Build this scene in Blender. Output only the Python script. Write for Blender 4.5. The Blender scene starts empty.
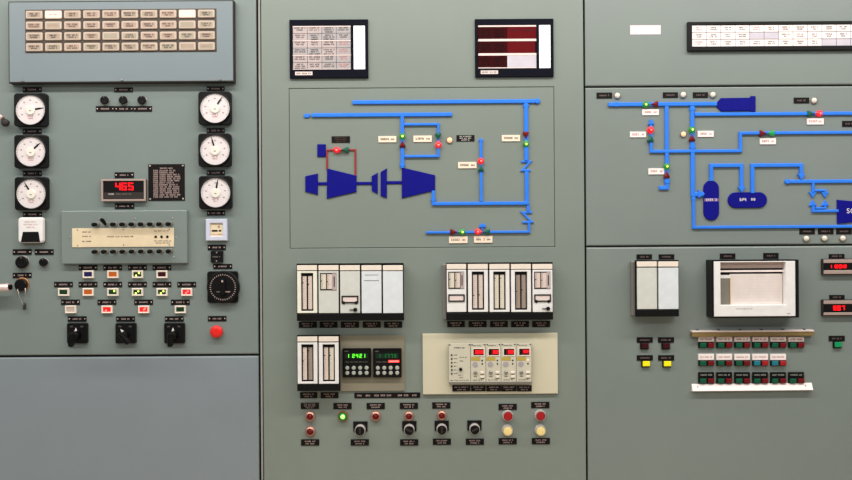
import bpy, bmesh, math, random
from mathutils import Vector, Matrix

# ------------------------------------------------------------------ frame of reference
S, D = 0.003, 2.6                      # metres per photo pixel on the panel face, camera distance
TH = math.radians(0.38)                # the photographer's slight roll
ZC, CX, CY = 1.45, 426.0, 240.0
CT, ST = math.cos(TH), math.sin(TH)
COL = bpy.context.scene.collection


def P(px, py, h=0.0):
    """photo pixel -> panel coordinates (x, z) for a face standing h mm proud of the panel"""
    f = S * (D - h / 1000) / D
    u, v = (px - CX) * f, (CY - py) * f
    return u * CT + v * ST, ZC - u * ST + v * CT


# ------------------------------------------------------------------ materials
MATS = {}


def lin(c):
    c = c / 255
    return c / 12.92 if c <= 0.04045 else ((c + 0.055) / 1.055) ** 2.4


def mat(name, rgb, rough=0.5, metal=0.0, var=0.04, scale=40.0, emit=0.0, ergb=None, bump=0.0, spec=0.5, coat=0.0):
    if name in MATS:
        return MATS[name]
    m = bpy.data.materials.new(name)
    m.use_nodes = True
    nt = m.node_tree
    b = nt.nodes['Principled BSDF']
    col = [lin(c) for c in rgb]
    tc = nt.nodes.new('ShaderNodeTexCoord')
    nz = nt.nodes.new('ShaderNodeTexNoise')
    nz.inputs['Scale'].default_value = scale
    nz.inputs['Detail'].default_value = 3
    nt.links.new(tc.outputs['Object'], nz.inputs['Vector'])
    rp = nt.nodes.new('ShaderNodeMapRange')
    rp.inputs['From Min'].default_value = 0.3
    rp.inputs['From Max'].default_value = 0.7
    rp.inputs['To Min'].default_value = 1 - var
    rp.inputs['To Max'].default_value = 1 + var
    nt.links.new(nz.outputs['Fac'], rp.inputs['Value'])
    mx = nt.nodes.new('ShaderNodeVectorMath')
    mx.operation = 'SCALE'
    mx.inputs[0].default_value = col
    nt.links.new(rp.outputs['Result'], mx.inputs['Scale'])
    nt.links.new(mx.outputs['Vector'], b.inputs['Base Color'])
    b.inputs['Roughness'].default_value = rough
    b.inputs['Metallic'].default_value = metal
    b.inputs['Specular IOR Level'].default_value = spec
    if coat:
        b.inputs['Coat Weight'].default_value = coat
        b.inputs['Coat Roughness'].default_value = 0.15
    if emit:
        e = ergb or rgb
        b.inputs['Emission Color'].default_value = [lin(c) for c in e] + [1]
        b.inputs['Emission Strength'].default_value = emit
    if bump:
        n2 = nt.nodes.new('ShaderNodeTexNoise')
        n2.inputs['Scale'].default_value = 900
        nt.links.new(tc.outputs['Object'], n2.inputs['Vector'])
        bp = nt.nodes.new('ShaderNodeBump')
        bp.inputs['Strength'].default_value = bump
        bp.inputs['Distance'].default_value = 0.0004
        nt.links.new(n2.outputs['Fac'], bp.inputs['Height'])
        nt.links.new(bp.outputs['Normal'], b.inputs['Normal'])
    MATS[name] = m
    return m


PAINT_L = mat('paint_bluegreen', (126, 137, 133), 0.27, var=0.025, scale=5, bump=0.15, spec=0.6)
PAINT_LL = mat('paint_slate', (135, 144, 150), 0.27, var=0.025, scale=5, bump=0.15, spec=0.6)
PAINT_M = mat('paint_sage', (131, 140, 132), 0.27, var=0.025, scale=5, bump=0.15, spec=0.6)
PAINT_R = mat('paint_sage_grey', (129, 138, 133), 0.27, var=0.025, scale=5, bump=0.15, spec=0.6)
PAINT_A = mat('paint_pale_blue_grey', (124, 135, 140), 0.4, var=0.02, scale=6, bump=0.1, spec=0.6)
DARK = mat('gap_black', (16, 14, 14), 0.8)
EDGE = mat('edge_strip_grey', (150, 150, 142), 0.5)
BLACK = mat('black_plastic', (9, 8, 9), 0.45, spec=0.25)
BLACKM = mat('black_matt', (11, 9, 10), 0.7, spec=0.15)
NAVYBLK = mat('navy_black_bezel', (9, 9, 24), 0.6, spec=0.1)
PLATE = mat('engraved_black', (17, 11, 11), 0.55, spec=0.2)
BROWN = mat('brown_black', (38, 30, 27), 0.6)
INKW = mat('letter_white', (196, 170, 164), 0.6)
INKP = mat('letter_pale', (245, 235, 230), 0.6)
INKD = mat('letter_dark', (58, 44, 46), 0.7)
INKB = mat('letter_brown', (98, 66, 54), 0.7)
INKR = mat('letter_red', (215, 140, 140), 0.7)
SCREW = mat('screw_steel', (205, 185, 178), 0.35, 0.6)
CHROME = mat('chrome', (215, 205, 200), 0.18, 1.0)
SATIN = mat('satin_collar', (232, 222, 218), 0.35, 0.45)
FRAMEP = mat('pink_metal_frame', (182, 160, 150), 0.4, 0.2)
INKDIM = mat('letter_dim', (128, 108, 104), 0.6)
RAILP = mat('pen_rail_pink', (196, 174, 168), 0.5)
STEEL = mat('dull_steel', (165, 160, 155), 0.4, 0.7)
BRASS = mat('pink_brass', (186, 138, 120), 0.42, 0.6)
GOLD = mat('brass_ring', (205, 140, 90), 0.3, 0.8)
WHITE = mat('white_plastic', (238, 234, 232), 0.45)
WHITEW = mat('white_face', (240, 236, 222), 0.45)
GREYW = mat('pale_grey_face', (222, 226, 230), 0.45)
WARMGREY = mat('warm_grey_face', (212, 212, 204), 0.45)
DIAL = mat('dial_white', (228, 218, 218), 0.5)
HUB = mat('hub_cream', (238, 232, 220), 0.5)
CREAM = mat('cream_plate', (232, 212, 178), 0.5)
CREAM2 = mat('cream_panel', (214, 206, 180), 0.5, var=0.02, scale=8)
RACKW = mat('rack_cream', (208, 202, 182), 0.5)
TAGC = mat('tag_cream', (252, 230, 208), 0.5)
TAGW = mat('tag_white', (255, 240, 236), 0.5)
BLUE = mat('pipe_blue', (48, 128, 242), 0.4, spec=0.3)
NAVY = mat('symbol_navy', (12, 12, 128), 0.5, spec=0.15)
MAROON = mat('pipe_maroon', (150, 42, 42), 0.45)
TILE = mat('tile_tan', (170, 150, 132), 0.5)
TILER = mat('tile_rim', (196, 176, 160), 0.45)
TILEG = mat('tile_olive_tan', (166, 154, 134), 0.5)
TILEP = mat('tile_pink_tan', (178, 152, 136), 0.5)
TILEW = mat('tile_lit_white', (240, 214, 198), 0.5, emit=0.12, ergb=(255, 225, 208))
TILEF = mat('tile_frame_brown', (70, 58, 48), 0.6)
LAV = mat('lavender_frame', (206, 208, 226), 0.45)
PAPER = mat('chart_paper', (226, 214, 208), 0.7)
PINKW = mat('pink_white', (236, 216, 210), 0.5)
OLIVE = mat('olive_brown', (136, 112, 66), 0.5)
TAUPE = mat('taupe_plate', (138, 131, 112), 0.5, var=0.03, scale=10)
SCALEP = mat('scale_pinkish', (222, 202, 192), 0.5)
SCALEC = mat('scale_cream', (224, 214, 194), 0.5)
SCALED = mat('scale_dull', (160, 142, 130), 0.5)
REDBTN = mat('red_button', (235, 32, 26), 0.4)
REDDK = mat('red_unlit', (112, 10, 18), 0.4, spec=0.3)
MAROONDK = mat('maroon_unlit', (58, 6, 14), 0.4, spec=0.3)
GRNDK = mat('green_unlit', (14, 92, 72), 0.3)
GRNBTN = mat('green_button', (8, 86, 58), 0.4, spec=0.3)
TEALBTN = mat('teal_button', (20, 120, 136), 0.35)
REDLIT = mat('red_lit', (235, 20, 40), 0.3, emit=0.45, ergb=(255, 10, 35))
REDGLOW = mat('red_glow', (235, 28, 22), 0.3, emit=0.7, ergb=(255, 24, 22))
REDCORE = mat('red_core', (255, 120, 110), 0.3, emit=0.9, ergb=(255, 120, 115))
DIGRED = mat('digit_red', (255, 10, 20), 0.3, emit=1.5, ergb=(255, 12, 24))
DIGGLOW = mat('display_red_glow', (96, 2, 8), 0.3, emit=0.22, ergb=(200, 4, 20))
DIGGRN = mat('digit_green', (80, 240, 40), 0.3, emit=1.1, ergb=(110, 245, 50))
DIGGRD = mat('digit_green_dim', (20, 110, 50), 0.3, emit=0.25, ergb=(30, 150, 60))
GRNWIN = mat('green_window', (8, 36, 24), 0.3)
GRNLIT = mat('green_lit', (20, 120, 40), 0.3, emit=0.25, ergb=(40, 170, 50))
GRNMID = mat('green_mid', (22, 150, 80), 0.3, emit=0.15, ergb=(20, 170, 80))
YGCORE = mat('yellow_green_core', (225, 245, 110), 0.3, emit=1.0, ergb=(225, 245, 110))
GRNBRIGHT = mat('green_bright', (190, 255, 150), 0.3, emit=1.0, ergb=(165, 250, 120))
GRNDEEP = mat('green_deep', (14, 54, 20), 0.35)
INDIGO = mat('indigo_lens', (30, 26, 84), 0.3)
AMBER = mat('amber_lens', (196, 92, 14), 0.35)
PINKLENS = mat('clear_lens', (196, 176, 164), 0.35)
AMBERLIT = mat('amber_lit', (250, 190, 140), 0.3, emit=0.55, ergb=(255, 205, 165))
YELBTN = mat('yellow_button', (250, 224, 150), 0.4)
YELLIT = mat('yellow_lit', (226, 214, 14), 0.35, emit=0.3, ergb=(250, 235, 10))
YELTAG = mat('yellow_tag', (188, 164, 72), 0.5)
WHITELENS = mat('white_lens', (232, 222, 208), 0.35)
BEZELW = mat('bezel_cream_white', (240, 226, 212), 0.45)
DRED = mat('annunciator_dark_red', (54, 6, 9), 0.7, spec=0.08)
DRED2 = mat('annunciator_red', (98, 14, 20), 0.7, spec=0.08)
SCREEN = mat('lit_white_strip', (255, 255, 255), 0.5, emit=0.45)
CARDW = mat('card_white', (188, 172, 170), 0.5)
CARDG = mat('card_grey', (172, 164, 164), 0.5)
LILAC = mat('card_lilac', (204, 196, 206), 0.5)
GREYBTN = mat('grey_button', (178, 180, 170), 0.35)
GREYBOX = mat('grey_box', (128, 122, 112), 0.5)
LEVERM = mat('lever_metal', (240, 214, 210), 0.35, 0.3)


# ------------------------------------------------------------------ building blocks
class T:
    """one thing: where it sits on the panel, its scale, and (if it has parts) its Empty"""

    def __init__(s, name, cx, cy, h=0.0, label=None, cat=None, group=None, solo=False):
        s.name, s.cx, s.cy, s.h = name, cx, cy, h
        s.k = S * (D - h / 1000) / D
        x, z = P(cx, cy, h)
        s.loc = Vector((x, 0, z))
        s.props = dict(label=label, category=cat, group=group)
        s.root = None
        if not solo:
            o = bpy.data.objects.new(name, None)
            o.empty_display_size = 0.02
            COL.objects.link(o)
            o.location = s.loc
            s.tag(o)
            s.root = o

    def tag(s, o):
        for k, v in s.props.items():
            if v:
                o[k] = v

    def lp(s, px, py):
        """true position of a photo pixel, in pixels of this thing's own upright frame"""
        x, z = P(px, py, s.h)
        return s.cx + (x - s.loc.x) / s.k, s.cy - (z - s.loc.z) / s.k


def rrect(x0, y0, x1, y1, r=0.0, n=4):
    if r <= 0:
        return [(x0, y0), (x1, y0), (x1, y1), (x0, y1)]
    out = []
    for cx, cy, a0 in ((x1 - r, y0 + r, -90), (x1 - r, y1 - r, 0), (x0 + r, y1 - r, 90), (x0 + r, y0 + r, 180)):
        for i in range(n + 1):
            a = math.radians(a0 + 90 * i / n)
            out.append((cx + r * math.cos(a), cy + r * math.sin(a)))
    return out


def inset(pts, b):
    n = len(pts)
    area = sum(pts[i][0] * pts[(i + 1) % n][1] - pts[(i + 1) % n][0] * pts[i][1] for i in range(n))
    sg = 1 if area > 0 else -1
    out = []
    for i in range(n):
        p0, p1, p2 = Vector(pts[i - 1]), Vector(pts[i]), Vector(pts[(i + 1) % n])
        d1, d2 = (p1 - p0).normalized(), (p2 - p1).normalized()
        n1, n2 = Vector((-d1.y, d1.x)) * sg, Vector((-d2.y, d2.x)) * sg
        m = n1 + n2
        q = p1 + m * (b / max(0.2, 1 + n1.dot(n2)))
        out.append((q.x, q.y))
    return out


class B:
    def __init__(s, t):
        s.t, s.bm, s.mats, s.m = t, bmesh.new(), [], 0

    def use(s, m):
        if m not in s.mats:
            s.mats.append(m)
        s.m = s.mats.index(m)
        return s

    def v(s, px, py, d):
        t = s.t
        return s.bm.verts.new(((px - t.cx) * t.k, -d / 1000, -(py - t.cy) * t.k))

    def f(s, vs, smooth=False):
        try:
            f = s.bm.faces.new(vs)
        except ValueError:
            return
        f.material_index = s.m
        f.smooth = smooth

    def loft(s, rings, cap0=True, cap1=True, smooth=False, closed=False):
        R = [[s.v(*p) for p in r] for r in rings]
        n = len(R[0])
        pairs = list(zip(R, R[1:])) + ([(R[-1], R[0])] if closed else [])
        for a, b in pairs:
            for i in range(n):
                s.f([a[i], a[(i + 1) % n], b[(i + 1) % n], b[i]], smooth)
        if not closed:
            if cap0:
                s.f(R[0])
            if cap1:
                s.f(R[-1])
        return s

    def box(s, x0, y0, x1, y1, d0, d1, bev=0.0, r=0.0):
        if bev > 0:
            q = lambda i, d: [(x, y, d) for x, y in rrect(x0 + i, y0 + i, x1 - i, y1 - i, max(r - i, 0.05) if r else 0)]
            s.loft([q(0, d0), q(0, d1 - bev * 3), q(bev * 0.3, d1 - bev * 0.9), q(bev, d1)])
        else:
            q = lambda d: [(x, y, d) for x, y in rrect(x0, y0, x1, y1, r)]
            s.loft([q(d0), q(d1)])
        return s

    def quad(s, x0, y0, x1, y1, d):
        s.f([s.v(x0, y0, d), s.v(x1, y0, d), s.v(x1, y1, d), s.v(x0, y1, d)])
        return s

    def cyl(s, cx, cy, prof, n=24, smooth=True, a0=0.0):
        s.loft([[(cx + r * math.cos(a0 + 2 * math.pi * i / n), cy + r * math.sin(a0 + 2 * math.pi * i / n), d) for i in range(n)] for r, d in prof], smooth=smooth)
        return s

    def ring(s, cx, cy, prof, n=28):
        s.loft([[(cx + r * math.cos(2 * math.pi * i / n), cy + r * math.sin(2 * math.pi * i / n), d) for i in range(n)] for r, d in prof], smooth=False, closed=True)
        return s

    def dome(s, cx, cy, r, d0, h, n=20, k=5):
        return s.cyl(cx, cy, [(r * math.cos(math.pi / 2 * i / k) if i < k else r * 0.02, d0 + h * math.sin(math.pi / 2 * i / k)) for i in range(k + 1)], n)

    def frame(s, x0, y0, x1, y1, t, d0, d1, bev=0.2, dd=None):
        l, tp, r, b = t if isinstance(t, tuple) else (t, t, t, t)
        R = lambda i, d: [(x0 + i, y0 + i, d), (x1 - i, y0 + i, d), (x1 - i, y1 - i, d), (x0 + i, y1 - i, d)]
        I = lambda i, d: [(x0 + l - i, y0 + tp - i, d), (x1 - r + i, y0 + tp - i, d), (x1 - r + i, y1 - b + i, d), (x0 + l - i, y1 - b + i, d)]
        s.loft([R(0, d0), R(0, d1 - bev * 3), R(bev, d1), I(bev, d1), I(0, d1 - bev * 3), I(0, d0 if dd is None else dd)], closed=True)
        return s

    def poly(s, pts, d0, d1, bev=0.3):
        q = inset(pts, bev)
        s.loft([[(x, y, d0) for x, y in pts], [(x, y, d1 - bev * 3) for x, y in pts], [(x, y, d1) for x, y in q]])
        return s

    def strip(s, pts, w, hgt, d0=-0.3, snap=True):
        """flat strip with eased edges along a path of photo pixels"""
        p = [Vector(s.t.lp(*q)) for q in pts]
        if snap:
            for i in range(1, len(p)):
                dx, dy = p[i].x - p[i - 1].x, p[i].y - p[i - 1].y
                if abs(dy) < 0.12 * abs(dx):
                    p[i].y = p[i - 1].y
                elif abs(dx) < 0.12 * abs(dy):
                    p[i].x = p[i - 1].x
        rings = []
        w = w * 0.9
        c = min(0.5, w * 0.2)
        for i in range(len(p)):
            a = (p[i] - p[i - 1]).normalized() if i else None
            b = (p[i + 1] - p[i]).normalized() if i < len(p) - 1 else None
            a, b = a or b, b or a
            na, nb = Vector((-a.y, a.x)), Vector((-b.y, b.x))
            m = (na + nb) / max(0.25, 1 + na.dot(nb))
            rg = []
            for f, d in ((w / 2, d0), (w / 2, hgt - c * 3), (w / 2 - c * 0.35, hgt - c * 0.9), (w / 2 - c, hgt), (c - w / 2, hgt), (c * 0.35 - w / 2, hgt - c * 0.9), (-w / 2, hgt - c * 3), (-w / 2, d0)):
                o = p[i] + m * f
                rg.append((o.x, o.y, d))
            rings.append(rg)
        return s.loft(rings)

    def letters(s, x0, x1, yc, h, d, seed=0, fill=0.9, words=None):
        """a line of engraved lettering too small to read: letter-like strokes in words"""
        R = random.Random(int(x0 * 131 + yc * 7919 + seed))
        gw, gap = h * 0.62, h * 0.2
        total = (x1 - x0) * fill
        n = max(2, int(total / (gw + gap)))
        x = (x0 + x1) / 2 - n * (gw + gap) / 2
        st = h * 0.22
        brk = R.randint(3, 7)
        for i in range(n):
            if i == brk and i < n - 1:
                brk = i + R.randint(3, 7)
                x += gw + gap
                continue
            k = R.sample('lrtmb', R.randint(3, 4))
            y0, y1 = yc - h / 2, yc + h / 2
            if 'l' in k or 'r' not in k:
                s.quad(x, y0, x + st, y1, d)
            if 'r' in k:
                s.quad(x + gw - st, y0, x + gw, y1, d)
            if 't' in k:
                s.quad(x, y0, x + gw, y0 + st, d)
            if 'm' in k:
                s.quad(x, yc - st / 2, x + gw, yc + st / 2, d)
            if 'b' in k:
                s.quad(x, y1 - st, x + gw, y1, d)
            x += gw + gap
        return s

    def seven(s, ch, x, y, w, h, d, st=None):
        st = st or w * 0.22
        segs = {'0': 'abcdef', '1': 'bc', '2': 'abged', '3': 'abgcd', '4': 'fgbc', '5': 'afgcd', '6': 'afgedc', '7': 'abc', '8': 'abcdefg', '9': 'abcdfg'}[ch]
        m = y + h / 2
        R = {'a': (x, y, x + w, y + st), 'g': (x, m - st / 2, x + w, m + st / 2), 'd': (x, y + h - st, x + w, y + h),
             'f': (x, y, x + st, m), 'b': (x + w - st, y, x + w, m), 'e': (x, m, x + st, y + h), 'c': (x + w - st, m, x + w, y + h)}
        for q in segs:
            s.box(*R[q], d - 0.2, d)
        return s

    def text(s, string, cx, cy, h, d):
        cu = bpy.data.curves.new('lettering', 'FONT')
        cu.body, cu.align_x, cu.align_y, cu.size = string, 'CENTER', 'CENTER', h * 1.4
        o = bpy.data.objects.new('lettering', cu)
        COL.objects.link(o)
        ev = o.evaluated_get(bpy.context.evaluated_depsgraph_get())
        me = ev.to_mesh()
        vs = [s.v(cx + q.co.x, cy - q.co.y, d) for q in me.vertices]
        for p in me.polygons:
            s.f([vs[i] for i in p.vertices])
        ev.to_mesh_clear()
        bpy.data.objects.remove(o)
        bpy.data.curves.remove(cu)
        return s

    def mesh(s, name):
        bmesh.ops.recalc_face_normals(s.bm, faces=s.bm.faces[:])
        me = bpy.data.meshes.new(name)
        s.bm.to_mesh(me)
        s.bm.free()
        for m in s.mats:
            me.materials.append(m)
        return me

    def part(s, name, parent=None, label=None):
        o = bpy.data.objects.new(name, s.mesh(name))
        COL.objects.link(o)
        o.parent = parent or s.t.root
        if label:
            o['label'] = label
        return o

    def solo(s):
        o = bpy.data.objects.new(s.t.name, s.mesh(s.t.name))
        COL.objects.link(o)
        o.location = s.t.loc
        s.t.tag(o)
        s.t.root = o
        return o


def nb(t, m):
    return B(t).use(m)


# ------------------------------------------------------------------ the setting
def structure(name, x0, x1, y0, y1, z0, z1, m):
    bm = bmesh.new()
    bmesh.ops.create_cube(bm, size=1)
    for v in bm.verts:
        v.co = Vector(((x0 if v.co.x < 0 else x1), (y0 if v.co.y < 0 else y1), (z0 if v.co.z < 0 else z1)))
    me = bpy.data.meshes.new(name)
    bm.to_mesh(me)
    bm.free()
    me.materials.append(m)
    o = bpy.data.objects.new(name, me)
    COL.objects.link(o)
    o['kind'] = 'structure'
    return o


FLOORM = mat('floor_vinyl', (196, 178, 152), 0.5, var=0.06, scale=8)
CEILM = mat('ceiling_tile', (205, 205, 200), 0.9, var=0.03, scale=12)
WALLM = mat('wall_paint', (190, 188, 180), 0.8, var=0.03, scale=6)
structure('floor', -3.4, 3.4, -4.6, 0.9, -0.1, 0.0, FLOORM)
structure('ceiling', -3.4, 3.4, -4.6, 0.9, 3.0, 3.1, CEILM)
structure('wall_back', -3.4, 3.4, 0.8, 0.9, 0.0, 3.0, WALLM)

# ------------------------------------------------------------------ cabinets
FLOOR_Y = CY + ZC / S                   # the floor, in panel pixels
TOP_Y = -48


def cabinet(label, cx):
    return T('control_cabinet', cx, 240, 0, label, 'control cabinet', 'control cabinets standing side by side')


def carcass(t, x0, x1):
    nb(t, DARK).box(x0, TOP_Y, x1, FLOOR_Y, -600, -7).part('carcass')


c = cabinet('blue-grey steel control cabinet with round black gauges and a plain lower panel', 100)
carcass(c, -58, 258.2)
nb(c, PAINT_L).box(-58, TOP_Y, 257.6, 354.9, -6.9, 0, 1.2).part('upper_panel')
nb(c, PAINT_LL).box(-58, 357.0, 257.6, FLOOR_Y - 2, -6.9, 0, 1.4).part('lower_panel')

c = cabinet('sage green control cabinet with the steam turbine mimic diagram', 424)
carcass(c, 260.0, 584.6)
nb(c, EDGE).box(259.6, TOP_Y, 261.5, FLOOR_Y, -6.9, -1.0, 0.3).part('edge_strip')
b = nb(c, PAINT_M)
# front sheet with a cut-out for the mimic board
mx0, my0, mx1, my1 = 289.9, 87.6, 555.0, 247.7
b.frame(262.4, TOP_Y, 584.6, FLOOR_Y - 2, (mx0 - 262.4, my0 - TOP_Y, 584.6 - mx1, FLOOR_Y - 2 - my1), -6.9, 0, 0.5)
b.part('front_panel')
nb(c, PAINT_M).box(mx0 + 0.45, my0 + 0.45, mx1 - 0.45, my1 - 0.45, -6.9, 0, 0.3).part('mimic_board')

c = cabinet('sage green control cabinet with vessel and tank mimic diagram and chart recorder', 760)
carcass(c, 586.2, 930)
nb(c, PAINT_R).box(586.4, TOP_Y, 930, 84.9, -6.9, 0, 1.2).part('upper_panel')
nb(c, PAINT_R).box(586.4, 86.6, 930, 244.6, -6.9, 0, 1.2).part('mimic_board')
nb(c, PAINT_R).box(586.4, 246.3, 930, FLOOR_Y - 2, -6.9, 0, 1.4).part('lower_panel')


# ------------------------------------------------------------------ repeated kinds
def nameplate(x0, y0, x1, y1, where, group, screws=True, lines=1, ink=INKW):
    t = T('nameplate', (x0 + x1) / 2, (y0 + y1) / 2, 2, 'small black engraved nameplate ' + where, 'nameplate', group)
    nb(t, PLATE).box(x0, y0, x1, y1, -0.3, 2.0, 0.15).part('plate')
    b = nb(t, ink)
    w = x1 - x0
    m = 3.4 if screws else 1.6
    H = y1 - y0
    lh = {1: 1.5, 2: 1.35, 3: 1.0}[lines]
    for i in range(lines):
        yc = y0 + H * (i + 1) / (lines + 1) + (0 if lines == 1 else (i - (lines - 1) / 2) * 0.25)
        b.letters(x0 + m, x1 - m, yc, lh, 2.15, fill=0.8 if i != lines - 1 or lines == 1 else 0.6)
    b.part('lettering')
    if screws:
        for sx in (x0 + 1.5, x1 - 1.5):
            nb(t, SCREW).dome(sx, (y0 + y1) / 2, 0.75, 1.9, 1.0, 10, 3).part('screw')


def square_lamp(cx, cy, lens, label, spots=(), core=YGCORE):
    t = T('square_lamp', cx, cy, 9, label, 'indicator lamp', 'square indicator lamps under the matrix box')
    nb(t, BEZELW).frame(cx - 5.5, cy - 3.9, cx + 5.5, cy + 3.9, 1.6, -0.3, 8, 0.5).part('bezel')
    l = nb(t, lens).box(cx - 4.0, cy - 2.4, cx + 4.0, cy + 2.4, 0, 6.5, 0.3).part('lens')
    for dx, dy in spots:
        nb(t, core).dome(cx + dx, cy + dy, 1.15, 6.2, 1.5, 10, 3).part('bulb', l)


def round_lamp(cx, cy, r, lens, label, group, ring=BRASS, rr=0.6, h=12, core=None):
    t = T('round_lamp', cx, cy, h, label, 'indicator lamp', group)
    nb(t, ring).ring(cx, cy, [(r, -0.3), (r, h * 0.45), (r * 0.9, h * 0.75), (r * rr + 0.25, h), (r * rr, h * 0.85), (r * rr, 0)], 28).part('bezel')
    l = nb(t, lens).dome(cx, cy, r * rr * 1.0, h * 0.5, h * 0.55).part('lens')
    if core:
        nb(t, core).dome(cx - 0.1, cy + 0.1, r * rr * 0.62, h * 0.8, h * 0.35, 16, 4).part('bulb', l)


def pilot(cx, cy, r, lens, label, group, h=9):
    t = T('pilot_lamp', cx, cy, h, label, 'indicator lamp', group)
    nb(t, STEEL).ring(cx, cy, [(r, -0.3), (r, h * 0.4), (r * 0.86, h * 0.6), (r * 0.8, 0)], 24).part('bezel')
    nb(t, lens).dome(cx, cy, r * 0.84, h * 0.35, h * 0.65).part('lens')


def push_button(cx, cy, cap, label, group):
    h = 20
    t = T('push_button', cx, cy + 0.3, h, label, 'push button', group)
    r = 5.1
    nb(t, SATIN).ring(cx, cy, [(r + 0.4, -0.3), (r + 0.4, 6), (r, 9), (r * 0.95, h), (r * 0.91, h), (r * 0.9, 2)], 28).part('collar')
    nb(t, cap).cyl(cx, cy + 0.2, [(r * 0.87, 4), (r * 0.87, h - 1), (r * 0.78, h + 1.2), (r * 0.4, h + 1.8)], 24, False).part('cap')


def knob(cx, cy, r, h, label, group=None, name='turning_knob', m=BLACK):
    t = T(name, cx, cy, h, label, 'knob', group)
    nb(t, STEEL).cyl(cx, cy, [(r * 1.08, -0.3), (r * 1.08, 2.2), (r * 0.95, 3)], 24).part('collar')
    b = nb(t, m)
    n = 40
    ringf = lambda rr, d, k: [(cx + rr * (1 + k * (0.035 if i % 2 else -0.0)) * math.cos(2 * math.pi * i / n), cy + rr * (1 + k * (0.035 if i % 2 else 0)) * math.sin(2 * math.pi * i / n), d) for i in range(n)]
    b.loft([ringf(r * 0.98, 3, 1), ringf(r * 0.96, h * 0.85, 1), ringf(r * 0.86, h, 0), ringf(r * 0.55, h, 0), ringf(r * 0.5, h - 1.2, 0)])
    g = b.part('grip')
    nb(t, GREYBOX).quad(cx - 0.25, cy - r * 0.9, cx + 0.25, cy - r * 0.55, h + 0.1).part('pointer_line', g)
    return t


def drop(b, cx, cy, ax, ay, r, ln, d0, h, tri=False):
    """teardrop lens: round body at (cx, cy), tip ln away along (ax, ay)"""
    n = 20
    base = math.atan2(ay, ax)
    out = []
    half = math.radians(52)
    for i in range(n):
        a = base + half + (2 * math.pi - 2 * half) * i / (n - 1)
        out.append((r * math.cos(a), r * math.sin(a)))
    out.append((ln * math.cos(base), ln * math.sin(base)))
    if tri:
        ca, sa = math.cos(base), math.sin(base)
        out = [(x * ca - y * sa, x * sa + y * ca) for x, y in ((ln, 0), (-0.45 * r, r), (-0.8 * r, 0.92 * r), (-0.92 * r, 0.6 * r), (-0.92 * r, -0.6 * r), (-0.8 * r, -0.92 * r), (-0.45 * r, -r))]
    rings = []
    for sc, dd in ((1, 0), (1, 0.62), (0.84, 0.82), (0.5, 0.96), (0.1, 1.0)):
        rings.append([(cx + x * sc, cy + y * sc, d0 + h * dd) for x, y in out])
    b.loft(rings, smooth=False)
    return b


def valve(x1, y1, m1, x2, y2, m2, label, group, lit1=None, lit2=None, r=3.1):
    cx, cy = (x1 + x2) / 2, (y1 + y2) / 2
    t = T('valve_symbol', cx, cy, 12, label, 'valve lamp', group)
    L = math.hypot(x2 - x1, y2 - y1)
    ux, uy = (x2 - x1) / L, (y2 - y1) / L
    nb(t, DARK).box(cx - 0.7, cy - 0.7, cx + 0.7, cy + 0.7, -0.3, 4).part('hub')
    for x, y, m, sg, lit, nm in ((x1, y1, m1, 1, lit1, 'lens'), (x2, y2, m2, -1, lit2, 'lens')):
        col = 'red' if m in (REDDK, REDLIT) else 'green'
        l = drop(nb(t, m), x, y, ux * sg, uy * sg, r, L / 2 + 0.1, -0.3, 13, not lit).part(nm, None, col + ' lens' + (' lit' if lit else ''))
        if lit:
            nb(t, lit).dome(x + 0.2, y + 0.2, 1.2, 12.0, 1.4, 12, 3).part('bulb', l)


def tag(x0, y0, x1, y1, where, group, m=TAGC, ink=INKB):
    t = T('valve_tag', (x0 + x1) / 2, (y0 + y1) / 2, 3, where, 'tag', group)
    p = nb(t, m).box(x0, y0, x1, y1, -0.3, 3, 0.15).part('plate')
    b = nb(t, ink)
    w, yc = x1 - x0, (y0 + y1) / 2
    b.letters(x0 + w * 0.1, x0 + w * 0.62, yc - 0.1, 2.1, 3.2, fill=1.0)
    b.letters(x0 + w * 0.68, x0 + w * 0.92, yc + 0.1, 1.6, 3.2, seed=5, fill=1.0)
    b.part('lettering')


NPIPE = [0]


def pipe(pts, w, label, group, m=BLUE, hgt=6.5, name='pipe_strip', blob=()):
    t = T(name, pts[0][0], pts[0][1], 3, label, 'mimic pipe', group)
    NPIPE[0] += 1
    hgt += 0.16 * (NPIPE[0] % 7)
    nb(t, m).strip(pts, w, hgt).part('strip')
    for px, py, kind in blob:
        q = t.lp(px, py)
        b = nb(t, m)
        if kind == 'o':
            b.cyl(q[0], q[1], [(w * 0.74, -0.3), (w * 0.68, 5), (w * 0.5, 7.6)], 8, False, math.pi / 8)
        else:
            sx, sy = {'d': (0, 1), 'u': (0, -1), 'l': (-1, 0), 'r': (1, 0)}[kind]
            a = w * 0.95
            pp = [(q[0] + sx * a, q[1] + sy * a), (q[0] - sx * a * 0.6 + sy * a, q[1] - sy * a * 0.6 + sx * a), (q[0] - sx * a * 0.6 - sy * a, q[1] - sy * a * 0.6 - sx * a)]
            b.poly(pp, -0.3, 8.6, 0.4)
        b.part('arrow_head' if kind != 'o' else 'union')
    return t


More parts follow.
